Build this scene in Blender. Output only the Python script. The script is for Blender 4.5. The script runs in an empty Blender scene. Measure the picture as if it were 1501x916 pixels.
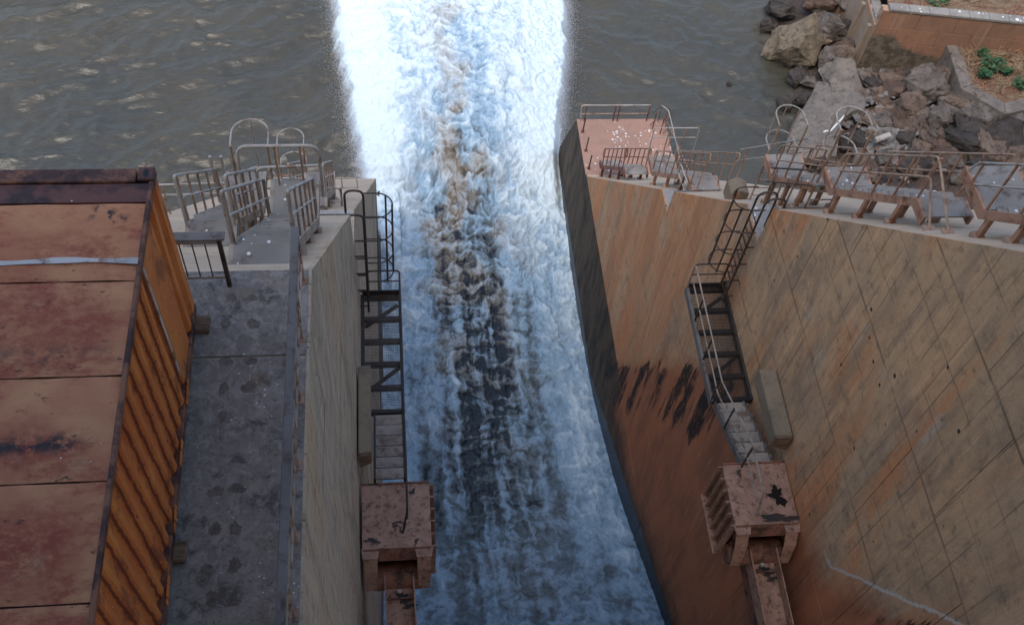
import bpy, bmesh, math, random
import numpy as np
from mathutils import Vector, Matrix
random.seed(7)
SC = bpy.context.scene
COL = SC.collection

# ------------------------------------------------------------------ camera, world, sun, exposure
# world: X across the chute (right), Y downstream, Z up; the eye on the dam crest is the origin (metres)
CAM_R = np.array([[0.99310, -0.02542, 0.11447],
                  [-0.08444, -0.82937, 0.55229],
                  [0.08090, -0.55814, -0.82579]])
u_, s_, v_ = np.linalg.svd(CAM_R); CAM_R = u_ @ v_
FPX = 1542.65
cam_d = bpy.data.cameras.new('camera'); cam = bpy.data.objects.new('camera', cam_d); COL.objects.link(cam)
M = Matrix.Identity(4)
for i in range(3):
    M[i][0] = CAM_R[i, 0]; M[i][1] = -CAM_R[i, 1]; M[i][2] = -CAM_R[i, 2]
cam.matrix_world = M
cam_d.sensor_width = 36.0; cam_d.lens = FPX / 1501.0 * 36.0
cam_d.clip_start = 0.1; cam_d.clip_end = 3000
SC.camera = cam
SUN_EL, SUN_AZ = math.radians(60), math.radians(205)      # veiled sun behind the dam
w = bpy.data.worlds.new('World'); SC.world = w; w.use_nodes = True
nt = w.node_tree; nt.nodes.clear()
sky = nt.nodes.new('ShaderNodeTexSky'); sky.sky_type = 'NISHITA'; sky.sun_disc = False
sky.sun_elevation = SUN_EL; sky.sun_rotation = SUN_AZ; sky.altitude = 300; sky.dust_density = 4.0; sky.air_density = 1.0; sky.ozone_density = 1.0
bg = nt.nodes.new('ShaderNodeBackground'); bg.inputs[1].default_value = 0.15
wo = nt.nodes.new('ShaderNodeOutputWorld'); nt.links.new(sky.outputs[0], bg.inputs[0]); nt.links.new(bg.outputs[0], wo.inputs[0])
sl = bpy.data.lights.new('sun', 'SUN'); sl.energy = 0.9; sl.angle = math.radians(40); sl.color = (1.0, 0.93, 0.84)
so = bpy.data.objects.new('sun', sl); COL.objects.link(so)
sd = Vector((math.sin(SUN_AZ) * math.cos(SUN_EL), math.cos(SUN_AZ) * math.cos(SUN_EL), math.sin(SUN_EL)))
so.rotation_euler = (-sd).to_track_quat('-Z', 'Y').to_euler()
SC.view_settings.view_transform = 'Standard'; SC.view_settings.look = 'None'
SC.view_settings.exposure = 1.0; SC.view_settings.gamma = 1.0

# ------------------------------------------------------------------ helpers
def ray(px, py):
    return CAM_R @ np.array([px - 750.5, py - 458.0, FPX])
def atz(px, py, z):
    r = ray(px, py); return tuple(r * (z / r[2]))
def tag(o, label=None, cat=None, group=None, kind=None):
    if label: o['label'] = label
    if cat: o['category'] = cat
    if group: o['group'] = group
    if kind: o['kind'] = kind
    return o
WL = {}
def thing(name, loc, label, cat, group=None):
    o = bpy.data.objects.new(name, None); COL.objects.link(o); o.location = loc; o.empty_display_size = 0.2
    WL[o.name] = Vector(loc); return tag(o, label, cat, group)

def fillet(pts, r, seg=4, closed=False):
    pts = [Vector(p) for p in pts]; n = len(pts); out = []
    for i, p in enumerate(pts):
        if not closed and i in (0, n - 1): out.append(p); continue
        a = pts[i - 1] - p; b = pts[(i + 1) % n] - p
        if a.length < 1e-6 or b.length < 1e-6: out.append(p); continue
        d = min(r, a.length * .45, b.length * .45); a.normalize(); b.normalize()
        if abs(a.dot(b) + 1) < 1e-3: out.append(p); continue
        for k in range(seg + 1):
            t = k / seg; q0 = p + a * d * (1 - t); q1 = p + b * d * t
            out.append(q0.lerp(q1, t))
    return out

class MB:
    def __init__(s): s.v = []; s.f = []
    def quad8(s, c):
        b = len(s.v); s.v += [Vector(p) for p in c]
        for f in ((0, 3, 2, 1), (4, 5, 6, 7), (0, 1, 5, 4), (1, 2, 6, 5), (2, 3, 7, 6), (3, 0, 4, 7)): s.f.append([b + i for i in f])
        return s
    def box(s, x0, x1, y0, y1, z0, z1):
        return s.quad8([(x0, y0, z0), (x1, y0, z0), (x1, y1, z0), (x0, y1, z0), (x0, y0, z1), (x1, y0, z1), (x1, y1, z1), (x0, y1, z1)])
    def bar(s, p0, p1, w, h, up=(0, 0, 1)):
        p0, p1 = Vector(p0), Vector(p1); d = (p1 - p0).normalized(); up = Vector(up)
        sd_ = d.cross(up)
        if sd_.length < 1e-4: sd_ = d.cross(Vector((1, 0, 0)))
        sd_.normalize(); u = sd_.cross(d).normalized(); a = sd_ * w / 2; b = u * h / 2
        return s.quad8([p0 - a - b, p0 + a - b, p1 + a - b, p1 - a - b, p0 - a + b, p0 + a + b, p1 + a + b, p1 - a + b])
    def tube(s, pts, r, n=8, closed=False):
        pts = [Vector(p) for p in pts]; m = len(pts); b = len(s.v); prev = None
        for i, p in enumerate(pts):
            if closed: t = pts[(i + 1) % m] - pts[i - 1]
            else: t = pts[min(i + 1, m - 1)] - pts[max(i - 1, 0)]
            t.normalize()
            if prev is None:
                ref = Vector((0, 0, 1)) if abs(t.z) < .9 else Vector((1, 0, 0)); u = t.cross(ref).normalized()
            else:
                u = prev - t * prev.dot(t)
                u = u.normalized() if u.length > 1e-5 else t.orthogonal().normalized()
            prev = u; w_ = t.cross(u)
            for k in range(n):
                a = 2 * math.pi * k / n; s.v.append(p + (u * math.cos(a) + w_ * math.sin(a)) * r)
        for i in range(m if closed else m - 1):
            j = (i + 1) % m
            for k in range(n):
                s.f.append([b + i * n + k, b + i * n + (k + 1) % n, b + j * n + (k + 1) % n, b + j * n + k])
        if not closed:
            s.f.append([b + k for k in range(n)][::-1]); s.f.append([b + (m - 1) * n + k for k in range(n)])
        return s
    def prism(s, poly, vec):
        b = len(s.v); n = len(poly); vec = Vector(vec)
        s.v += [Vector(p) for p in poly] + [Vector(p) + vec for p in poly]
        s.f.append([b + i for i in range(n)][::-1]); s.f.append([b + n + i for i in range(n)])
        for i in range(n): j = (i + 1) % n; s.f.append([b + i, b + j, b + n + j, b + n + i])
        return s
    def build(s, name, mat, parent=None, smooth=False, bevel=0.0, kind=None, label=None):
        L = WL[parent.name] if parent is not None else Vector((0, 0, 0))
        me = bpy.data.meshes.new(name); me.from_pydata([tuple(v - L) for v in s.v], [], s.f)
        bm = bmesh.new(); bm.from_mesh(me); bmesh.ops.recalc_face_normals(bm, faces=bm.faces)
        if bevel > 0:
            bmesh.ops.bevel(bm, geom=[e for e in bm.edges if e.is_manifold and e.calc_face_angle(0) > .5], offset=bevel, segments=1, affect='EDGES', clamp_overlap=True)
        bm.to_mesh(me); bm.free()
        if smooth:
            me.polygons.foreach_set('use_smooth', [True] * len(me.polygons)); me.set_sharp_from_angle(angle=math.radians(45))
        me.materials.append(mat)
        o = bpy.data.objects.new(name, me); COL.objects.link(o)
        if parent is not None: o.parent = parent; WL[o.name] = L
        else: WL[o.name] = Vector((0, 0, 0))
        if kind: o['kind'] = kind
        if label: o['label'] = label
        return o
def box(name, mat, parent, x0, x1, y0, y1, z0, z1, bevel=0.0, **k):
    return MB().box(x0, x1, y0, y1, z0, z1).build(name, mat, parent, bevel=bevel, **k)
def pipe(name, mat, parent, pts, r, fil=0, n=8, closed=False, **k):
    return MB().tube(fillet(pts, fil, closed=closed) if fil else pts, r, n, closed).build(name, mat, parent, smooth=True, **k)
def beam(name, mat, parent, p0, p1, w_, h_, up=(0, 0, 1), bevel=0, **k):
    return MB().bar(p0, p1, w_, h_, up).build(name, mat, parent, bevel=bevel, **k)

# numpy gradient noise
def _hash(ix, iy, seed):
    h = (ix.astype(np.int64) * 374761393 + iy.astype(np.int64) * 668265263 + seed * 982451653) & 0xffffffff
    h = ((h ^ (h >> 13)) * 1274126177) & 0xffffffff
    return ((h ^ (h >> 16)) & 0xffffff) / float(0x1000000)
def pnoise(x, y, seed=0):
    x0 = np.floor(x); y0 = np.floor(y); fx = x - x0; fy = y - y0
    u = fx * fx * fx * (fx * (fx * 6 - 15) + 10); v = fy * fy * fy * (fy * (fy * 6 - 15) + 10)
    def g(ix, iy, dx, dy):
        a = _hash(ix, iy, seed) * 2 * np.pi; return np.cos(a) * dx + np.sin(a) * dy
    n00 = g(x0, y0, fx, fy); n10 = g(x0 + 1, y0, fx - 1, fy); n01 = g(x0, y0 + 1, fx, fy - 1); n11 = g(x0 + 1, y0 + 1, fx - 1, fy - 1)
    return ((n00 * (1 - u) + n10 * u) * (1 - v) + (n01 * (1 - u) + n11 * u) * v) * 1.5
def fbm(x, y, o=4, seed=0, gain=.5, mode=0):
    t = 0; a = 1; s = 0
    for i in range(o):
        n = pnoise(x * 2 ** i + 17.3 * i, y * 2 ** i - 9.1 * i, seed + i)
        if mode == 1: n = 1 - 2 * np.abs(n)          # ridged
        if mode == 2: n = 2 * np.abs(n) - .5         # billow
        t = t + n * a; s += a; a *= gain
    return t / s
def sstep(a, b, x):
    t = np.clip((x - a) / (b - a), 0, 1); return t * t * (3 - 2 * t)

# ------------------------------------------------------------------ materials
class NT:
    def __init__(s, name):
        s.m = bpy.data.materials.new(name); s.m.use_nodes = True; s.t = s.m.node_tree; s.t.nodes.clear()
        s.out = s.t.nodes.new('ShaderNodeOutputMaterial'); s.p = s.t.nodes.new('ShaderNodeBsdfPrincipled')
        s.t.links.new(s.p.outputs[0], s.out.inputs[0]); s._pos = None
    def n(s, t): return s.t.nodes.new(t)
    def l(s, a, b): s.t.links.new(a, b)
    def pos(s):
        if s._pos is None: s._pos = s.n('ShaderNodeNewGeometry').outputs['Position']
        return s._pos
    def sep(s, v=None):
        q = s.n('ShaderNodeSeparateXYZ'); s.l(v or s.pos(), q.inputs[0]); return q.outputs
    def scaled(s, sc, off=(0, 0, 0), rot=(0, 0, 0), v=None):
        q = s.n('ShaderNodeMapping'); q.inputs['Scale'].default_value = sc; q.inputs['Location'].default_value = off; q.inputs['Rotation'].default_value = rot
        s.l(v or s.pos(), q.inputs[0]); return q.outputs[0]
    def noise(s, scale, detail=4, rough=.55, sc=(1, 1, 1), off=(0, 0, 0), dist=0, rot=(0, 0, 0)):
        q = s.n('ShaderNodeTexNoise'); q.inputs['Scale'].default_value = scale; q.inputs['Detail'].default_value = detail
        q.inputs['Roughness'].default_value = rough; q.inputs['Distortion'].default_value = dist
        s.l(s.scaled(sc, off, rot), q.inputs['Vector']); return q.outputs['Fac']
    def vor(s, scale, feat='F1', sc=(1, 1, 1), off=(0, 0, 0), out='Distance'):
        q = s.n('ShaderNodeTexVoronoi'); q.feature = feat; q.inputs['Scale'].default_value = scale
        s.l(s.scaled(sc, off), q.inputs['Vector']); return q.outputs[out]
    def ramp(s, x, a, b, lo=0., hi=1.):
        q = s.n('ShaderNodeMapRange'); q.interpolation_type = 'SMOOTHSTEP'
        q.inputs[1].default_value = a; q.inputs[2].default_value = b; q.inputs[3].default_value = lo; q.inputs[4].default_value = hi
        s.l(x, q.inputs[0]); return q.outputs[0]
    def m2(s, op, a, b=0.):
        q = s.n('ShaderNodeMath'); q.operation = op
        for i, x in enumerate((a, b)):
            if isinstance(x, (int, float)): q.inputs[i].default_value = x
            else: s.l(x, q.inputs[i])
        return q.outputs[0]
    def mul(s, a, b): return s.m2('MULTIPLY', a, b)
    def add(s, a, b): return s.m2('ADD', a, b)
    def mix(s, f, a, b):
        q = s.n('ShaderNodeMix'); q.data_type = 'RGBA'
        if isinstance(f, (int, float)): q.inputs[0].default_value = f
        else: s.l(f, q.inputs[0])
        for i, x in ((6, a), (7, b)):
            if isinstance(x, tuple): q.inputs[i].default_value = (*x, 1)
            else: s.l(x, q.inputs[i])
        return q.outputs[2]
    def done(s, col, rough=.85, bump=None, bs=.3, bd=.02, metal=0, spec=.4):
        if isinstance(col, tuple): s.p.inputs['Base Color'].default_value = (*col, 1)
        else: s.l(col, s.p.inputs['Base Color'])
        if isinstance(rough, (int, float)): s.p.inputs['Roughness'].default_value = rough
        else: s.l(rough, s.p.inputs['Roughness'])
        s.p.inputs['Metallic'].default_value = metal; s.p.inputs['Specular IOR Level'].default_value = spec
        if bump is not None:
            b = s.n('ShaderNodeBump'); b.inputs['Strength'].default_value = bs; b.inputs['Distance'].default_value = bd
            s.l(bump, b.inputs['Height']); s.l(b.outputs[0], s.p.inputs['Normal'])
        return s.m
    def specks(s, scale, size, dens, off=(0, 0, 0)):
        """small round splashes, present only where a broad noise allows"""
        d = s.vor(scale, off=off); c = s.vor(scale, off=off, out='Color'); r = s.sep(c)[0]
        big = s.noise(.9, 3, off=off); thr = s.mul(s.m2('SUBTRACT', s.add(r, s.mul(s.m2('SUBTRACT', big, .5), 2.2)), 1.0 - dens), size * 3.2)
        dots = s.ramp(s.m2('SUBTRACT', thr, d), 0.0, .06)
        spl = s.mul(s.ramp(s.noise(scale * .9, 7, .8, off=off, dist=.8), .70 - .1 * dens, .73 - .1 * dens), s.ramp(big, .62 - .25 * dens, .72 - .25 * dens))
        return s.m2('MAXIMUM', dots, s.mul(spl, .85))

WHITE = (.72, .74, .74)
def concrete(name, base, alt, stain, streak=0., speck=0., scale=1., orange=None, spsc=6.):
    t = NT(name)
    a = t.ramp(t.noise(.35 * scale, 5, .6, dist=.4), .38, .62)
    if streak:
        rnd = t.n('ShaderNodeObjectInfo').outputs['Random']; a = t.m2('MINIMUM', t.add(t.mul(a, .65), t.mul(rnd, .45)), 1.)
    c = t.mix(a, base, alt)
    if orange:
        c = t.mix(t.mul(t.ramp(t.noise(.55, 6, .62, sc=(1, 1, .28), off=(7, 3, 1), dist=.6), .47, .66), .85), c, orange)
    s1 = t.ramp(t.noise(1.7 if streak else 2.2, 6, .65, sc=(1, 1, .16 if streak else 1), off=(3, 1, 9), dist=.3 if streak else 0), .46, .68)
    c = t.mix(t.mul(s1, .6 if streak else .55), c, stain)
    if streak:
        s2 = t.ramp(t.noise(5.5, 5, .65, sc=(1, 1, .10), off=(13, 5, 2), dist=.2), .55, .72)
        c = t.mix(t.mul(s2, .38), c, tuple(x * .55 for x in stain))
        s3 = t.ramp(t.noise(4.0, 4, .6, sc=(1, 1, .06), off=(23, 15, 4)), .56, .72)
        c = t.mix(t.mul(s3, .5), c, tuple(min(1, x * 1.35) for x in base))
    f = t.noise(28, 5, .7); c = t.mix(t.ramp(f, .3, .75, 0, .3), c, tuple(x * .45 for x in stain))
    if speck: c = t.mix(t.specks(spsc, .16, speck), c, WHITE)
    return t, c, f
def finish_con(x, bs=.35): t, c, f = x; return t.done(c, .9, t.add(t.mul(f, .6), t.noise(6, 5, .6)), bs, .03, spec=.25)

# right chute wall: beige-orange formwork concrete, a rust red wet zone low down, black algae streaks, black waterline
def wall_material(name, base, alt, orange, stain, redzone):
    t, c, f = concrete(name, base, alt, stain, streak=1, orange=orange)
    X, Y, Z = t.sep()
    wob = t.mul(t.m2('SUBTRACT', t.noise(1.3, 5, .65), .5), .8)
    # thin dark formwork seams between the cast panels
    def seam(co, per, off, w_):
        q = t.m2('FRACT', t.m2('DIVIDE', t.add(co, off), per)); return t.ramp(t.m2('ABSOLUTE', t.m2('SUBTRACT', q, .5)), w_, 0)
    blo = t.ramp(t.noise(.75, 6, .68, sc=(1, 1, .45), off=(40, 12, 3), dist=.8), .50, .68)
    c = t.mix(t.mul(blo, .55), c, (.24, .18, .13))
    blo2 = t.ramp(t.noise(1.4, 6, .7, sc=(1, 1, .3), off=(14, 32, 3), dist=.5), .56, .7)
    c = t.mix(t.mul(blo2, .5), c, (.55, .47, .36))
    brk = t.ramp(t.noise(.8, 3, off=(31, 2, 7)), .36, .56)
    sm = t.mul(t.m2('MAXIMUM', seam(t.add(Z, t.mul(wob, .05)), 2.85, 14.575, .016), t.m2('MAXIMUM', t.mul(seam(t.add(Z, t.mul(wob, .05)), 1.425, 14.2, .016), .5), t.mul(seam(t.add(Y, t.mul(wob, .06)), 2.4, .2, .012), .7))), brk)
    c = t.mix(t.mul(sm, .6), c, (.11, .08, .05))
    sm2 = t.mul(t.m2('MAXIMUM', seam(t.add(Z, t.mul(wob, .08)), .95, .3, .022), seam(t.add(Y, t.mul(wob, .08)), .8, .5, .026)), t.ramp(t.noise(.6, 4, off=(71, 2, 7)), .38, .56))
    c = t.mix(t.mul(sm2, .75), c, (.13, .095, .062))
    mid = t.ramp(t.noise(3, 5, .7, off=(50, 2, 7)), .5, .72)
    c = t.mix(t.mul(mid, .5), c, (.10, .085, .065))
    wsp = t.ramp(t.m2('SUBTRACT', .10, t.vor(1.7, off=(3, 3, 3))), 0., .03); c = t.mix(t.mul(wsp, t.ramp(t.noise(9, 3), .45, .55)), c, (.035, .03, .025))
    if redzone:
        ow = t.mul(t.ramp(Y, 13.5, 20.), t.ramp(t.noise(.7, 6, .7, sc=(1, 1, .22), off=(61, 3, 2), dist=.6), .36, .6))
        c = t.mix(t.mul(ow, .6), c, (.58, .22, .085))
        Zw = t.add(Z, t.mul(wob, .45))
        A = t.m2('SUBTRACT', t.add(-35.7 + 1.67 * 21.5, t.mul(Y, -1.67)), Zw)
        B = t.m2('SUBTRACT', t.add(-23 + .36 * 13.9, t.mul(Y, -.36)), Zw)
        C = t.m2('SUBTRACT', t.add(-20.6 + 1.67 * 7.2, t.mul(Y, -1.67)), Zw)
        Ad = t.m2('MINIMUM', A, t.m2('MAXIMUM', B, C))
        stk = t.mul(t.m2('SUBTRACT', t.noise(1.6, 6, .7, sc=(1, 1, .05), off=(12, 40, 3)), .5), 3.4)
        R_ = t.m2('MAXIMUM', t.mul(t.ramp(Ad, 0., .15), .22), t.ramp(t.add(Ad, stk), -.2, 1.3))
        red = t.mix(t.ramp(t.noise(.9, 6, .65, sc=(1, 1, .25), off=(2, 8, 5), dist=.6), .38, .66), (.44, .15, .065), (.27, .10, .05))
        red = t.mix(t.ramp(t.noise(5, 5, .65, sc=(1, 1, .12), off=(5, 1, 4)), .5, .75), red, (.44, .19, .09))
        c = t.mix(t.mul(R_, .92), c, red)
        # black algae streaks hanging just below the edge of the red zone
        bn = t.noise(.8, 6, .66, sc=(1, 1.35, .16), off=(1, 4, 8), dist=.25)
        fall = t.mul(t.ramp(t.add(Ad, t.mul(stk, 1.0)), 0.0, .9), t.mul(t.ramp(Ad, 8.5, 3.0), t.m2('MAXIMUM', t.ramp(Y, 11.8, 13.5), t.ramp(Y, 6.6, 6.0))))
        blk = t.ramp(t.add(bn, t.mul(t.m2('SUBTRACT', fall, 1), .5)),  .455, .53)
        blk = t.mul(blk, t.ramp(t.noise(6, 5, .75, sc=(1, 1, .3), dist=.4), .3, .5))
        c = t.mix(t.mul(blk, .95), c, (.012, .012, .012))
        eff = t.mul(t.ramp(t.m2('ABSOLUTE', t.add(Ad, t.mul(t.m2('SUBTRACT', t.noise(7, 5, .7), .5), .3))), .09, .03), t.ramp(Y, 7.7, 7.2))
        c = t.mix(t.mul(eff, .8), c, (.52, .5, .47))
    # dark band along the waterline, feathered upward
    wl = t.m2('MAXIMUM', t.add(t.mul(Y, -.50), -29.0), -37.6)
    d = t.m2('SUBTRACT', t.add(wl, t.mul(wob, 2.6)), Z)
    dk = t.ramp(d, -1.7, .5)
    lowflat = t.mul(t.ramp(t.m2('SUBTRACT', -35.75, Z), 0., .12), t.ramp(Y, 19.5, 21.5))
    brn = t.mix(t.ramp(t.noise(1.6, 6, .7, sc=(1, 1, .22), off=(8, 8, 8), dist=.4), .4, .65), (.10, .07, .046), (.028, .023, .019))
    c = t.mix(t.m2('MAXIMUM', t.mul(dk, .9), lowflat), c, brn)
    wet = t.ramp(t.m2('SUBTRACT', t.add(t.m2('MAXIMUM', t.add(t.mul(Y, -.50), -29.0), -41.0), t.mul(wob, .7)), Z), -.2, .25)
    c = t.mix(wet, c, (.012, .016, .022))
    return t.done(c, t.ramp(wet, 0, 1, .9, .35), t.add(t.mul(f, .5), t.noise(5, 5, .65, sc=(1, 1, .35))), .45, .04, spec=.3)

M_ = {}
M_['wall_r'] = wall_material('wall_right', (.70, .425, .225), (.55, .37, .225), (.68, .275, .105), (.29, .205, .135), True)
M_['wall_l'] = wall_material('wall_left', (.62, .50, .36), (.53, .44, .33), (.58, .41, .26), (.36, .29, .215), False)
M_['slope'] = finish_con(concrete('pale_slope_concrete', (.62, .48, .35), (.52, .41, .31), (.40, .31, .23), speck=.25, spsc=9.))
def deck_mat():
    t, c, f = concrete('stained_deck', (.29, .26, .225), (.20, .18, .16), (.12, .108, .098), speck=.3, spsc=22.)
    c = t.mix(t.mul(t.ramp(t.noise(1.6, 6, .7, off=(4, 4, 4), dist=.8), .5, .68), .6), c, (.33, .30, .25))
    c = t.mix(t.mul(t.ramp(t.noise(3.2, 5, .6, off=(9, 4, 4), dist=.3), .54, .66), .75), c, (.065, .06, .055))
    c = t.mix(t.mul(t.ramp(t.noise(2.2, 5, .6, off=(29, 4, 4)), .58, .72), .45), c, (.22, .14, .08))
    c = t.mix(t.mul(t.ramp(t.noise(7, 7, .78, off=(7, 7, 7), dist=.6), .46, .62), .55), c, (.37, .345, .31))
    c = t.mix(t.mul(t.ramp(t.noise(14, 6, .8, off=(1, 9, 7)), .54, .64), .6), c, (.08, .072, .068))
    return t.done(c, .8, t.add(f, t.noise(9, 5, .6)), .35, .02, spec=.35)
M_['deck'] = deck_mat()
M_['landing'] = finish_con(concrete('pale_notch_floor', (.42, .42, .42), (.35, .35, .35), (.25, .25, .25), speck=.75, spsc=8.))
M_['pink'] = finish_con(concrete('pink_platform', (.44, .265, .20), (.385, .24, .185), (.31, .20, .155), speck=.6, spsc=7.))
M_['corbel'] = finish_con(concrete('grey_corbel', (.27, .215, .15), (.22, .185, .13), (.13, .105, .08)))
M_['dam'] = finish_con(concrete('dam_concrete', (.33, .28, .22), (.27, .24, .2), (.2, .17, .14), streak=1))
M_['bank_wall'] = None

def steel(name, base, rust, amt, spk=0., rough=.6, metal=.0, sc=1.):
    t = NT(name); n = t.noise(3.2 * sc, 7, .68, dist=.3); k = t.ramp(n, .62 - .28 * amt, .74 - .2 * amt)
    c = t.mix(t.ramp(t.noise(1.2 * sc, 4, off=(3, 3, 3)), .35, .65), base, tuple(x * .75 for x in base))
    rc = t.mix(t.ramp(t.noise(9 * sc, 5, .7, off=(1, 6, 2)), .35, .7), rust, tuple(x * .4 for x in rust))
    c = t.mix(k, c, rc)
    if spk: c = t.mix(t.specks(9, .16, spk), c, WHITE)
    return t.done(c, rough, t.add(k, t.mul(t.noise(30, 3), .5)), .25, .006, metal=metal, spec=.4)
M_['galv'] = steel('galvanised_pipe', (.45, .42, .385), (.30, .20, .14), .4)
M_['galvflat'] = steel('galvanised_plate', (.17, .16, .15), (.12, .09, .07), .5)
M_['rustpipe'] = steel('rusty_pipe', (.42, .29, .205), (.28, .145, .085), .5)
M_['rustred'] = steel('red_rust_steel', (.24, .085, .05), (.12, .04, .025), .6)
M_['stringer'] = steel('orange_brown_stringer', (.45, .255, .165), (.28, .125, .07), .5)
M_['stringer_l'] = steel('grey_brown_stringer', (.36, .315, .26), (.24, .16, .11), .5)
M_['plate'] = steel('grey_tread_plate', (.30, .275, .245), (.20, .165, .135), .45, spk=.5)
M_['plate_l'] = steel('grey_tread_plate_upper', (.255, .235, .21), (.18, .15, .125), .4, spk=.4)
M_['dark'] = steel('dark_steel', (.035, .033, .033), (.07, .045, .03), .6)
M_['darkbrown'] = steel('dark_rusty_pipe', (.085, .055, .04), (.045, .03, .024), .7)
M_['girder'] = steel('trunnion_paint', (.40, .24, .17), (.17, .09, .06), .42, rough=.65, sc=2.6)
M_['girder_d'] = steel('trunnion_red', (.25, .11, .07), (.09, .045, .03), .6, rough=.65)
M_['tread'] = steel('stair_tread', (.33, .29, .25), (.2, .15, .11), .5)
M_['grease_and_hole_dark'] = NT('black_grease_and_hole_dark').done((.006, .006, .006), .35)
M_['whiteband'] = NT('white_band').done((.66, .64, .6), .6)
M_['whitepaint'] = steel('worn_white_paint', (.58, .57, .55), (.33, .17, .09), .35)
M_['plastic'] = NT('white_plastic').done((.75, .76, .78), .4)
t = NT('old_timber'); M_['timber'] = t.done(t.mix(t.ramp(t.noise(3, 5, .6, sc=(1, 6, 6)), .4, .65), (.2, .13, .08), (.09, .06, .04)), .85, t.noise(20, 4, sc=(.3, 3, 3)), .4, .01)

# ------------------------------------------------------------------ key dimensions
DECK = -11.06; S = 1.07; YD = 8.13; YE = 31.45; PLAT = -36.0
XR = 9.0; XRO = 13.3; XLO = -5.2; RIVER = -41.4
def zs(y): return DECK - S * (y - YD)
def xl(z): return -0.99 + (DECK - max(z, PLAT)) * 0.0196

# ------------------------------------------------------------------ water
def water_z(y):
    g_ = np.linspace(-10, 100, 2201); k_ = np.exp(-np.linspace(-2.5, 2.5, 101) ** 2); k_ /= k_.sum()
    p_ = np.interp(g_, [-2, 2, 10.5, 13.6, 17.3, 20.3, 23, 27, 30.6, 34.5, 37, 42, 50, 60, 90],
                     [-24.5, -28, -35.1, -37.0, -39.2, -40.4, -41.3, -41.9, -42.1, -41.5, -40.4, -40.0, -40.2, -40.7, -41.2])
    return np.interp(y, g_[50:-50], np.convolve(p_, k_, 'valid'))
def build_chute():
    ny, nx = 950, 250
    ys = np.concatenate([np.linspace(1.0, 9, 50, endpoint=False), np.linspace(9, 52, ny - 110), np.linspace(52.1, 75, 60)])
    us = np.linspace(0, 1, nx)
    Y, U = np.meshgrid(ys, us, indexing='ij')
    XLe = np.interp(Y, [0, 31.3, 31.6, 34, 36, 40, 46, 50, 60, 75], [-.56, -.56, -.7, -1.25, -1.6, -2.1, -2.75, -3.1, -3.9, -5.0])
    XRe = np.interp(Y, [0, 37, 37.5, 40, 44, 50, 60, 75], [9.03, 9.03, 9.1, 9.6, 10.35, 11.0, 11.8, 13.0])
    far = sstep(32, 38, Y)
    jit = fbm(Y * .9, Y * 0 + 3.3, 5, 51, .6) * .5 * far
    jit2 = fbm(Y * .9, Y * 0 + 8.3, 5, 61, .6) * .35 * sstep(37.4, 39, Y)
    X = (XLe + jit) + U * ((XRe + jit2) - (XLe + jit))
    e = np.minimum(X - XLe - jit, XRe + jit2 - X)                      # distance to the edge
    dom = sstep(0, 3.5, e)
    zc = water_z(Y)
    zc = np.where(X < .6, np.maximum(zc, RIVER + .25 - .0 * X) * sstep(30.5, 33, Y) + zc * (1 - sstep(30.5, 33, Y)), zc)
    slow = sstep(20, 36, Y)
    # torn streaks (mildly elongated downstream) and boiling billows, all strongly domain-warped
    wx = fbm(X * .55, Y * .45, 4, 3) * 1.3; wy = fbm(X * .55 + 9, Y * .45, 4, 4) * 1.3
    vx = fbm(X * 1.9, Y * 1.5, 3, 5) * .45; vy = fbm(X * 1.9 + 4, Y * 1.5, 3, 6) * .45
    st = fbm((X + wx * .22 + vx * .3) * 1.3, (Y + wy) * .13, 4, 11, .55)               # long tongues
    fine = fbm((X + vx + wx * .3) * 2.2, (Y + vy + wy * .4) * 1.5, 5, 21, .58)          # clots
    bil = fbm((X + wx + vx * .5) * .62, (Y + wy + vy * .5) * .7, 5, 31, .55, 2)         # billows
    bil2 = fbm((X + wx + vx) * 1.7 + 5, (Y + wy + vy) * 1.7, 4, 41, .55, 2)
    st2 = fbm((X + vx * .35 + wx * .12) * 2.7, (Y + wy) * .17, 4, 13, .6)
    lowk = 1 - sstep(25, 33, Y)
    ctr = np.exp(-((X - 3.75 - .35 * np.sin(Y * .33)) / 1.5) ** 2)
    ctr2 = np.exp(-((X - 4.2) / 2.6) ** 2)
    side = np.exp(-((X - 1.2 - .3 * np.sin(Y * .5)) / .7) ** 2) * np.exp(-((Y - 18) / 3.5) ** 2)
    pres = np.interp(Y, [9, 13, 17, 22, 29, 33, 38, 44, 50], [.05, .34, .74, .90, .92, .80, .62, .46, .28])
    calm = np.interp(Y, [9, 12, 16, 24, 31, 36, 40, 50], [.50, .54, .62, .67, .73, .88, 1.04, 1.16])
    nearlow = 1 - sstep(11, 17, Y)
    F = calm + .50 * st * (1 - .7 * slow) * (1 - .5 * nearlow) + .40 * fine * (1 - .25 * slow) + .42 * bil * (.2 + .8 * slow) + .30 * bil2 * (.45 + .55 * slow)
    scal = fbm((X + wx * .4 + vx) * 1.0, (Y + wy * .4 + vy) * 2.1, 4, 17, .6)
    D = np.clip(.55 - 1.5 * st2 * (.35 + .65 * lowk) + 1.5 * scal + .5 * bil * (1 - lowk), 0, 1.6)
    cw = np.exp(-np.abs((X - 3.9 - .3 * np.sin(Y * .33)) / 1.9) ** 2.4)
    F -= pres * (.70 * cw * D + .12 * ctr2) + .24 * side
    F += .16 * sstep(2.6, .3, e) * sstep(12, 16, Y) + .5 * far * sstep(3.4, .8, e)
    amp = np.interp(Y, [5, 15, 25, 33, 40], [.05, .06, .12, .24, .26])
    H = (bil * 1.0 + bil2 * .45 + .3 * fine) * amp + st * .10 * (1 - slow) + (np.clip(F, 0, 1) - .5) * .10
    Hs = fbm(X * 5, Y * 4.5, 3, 71, .6) * .035
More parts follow.
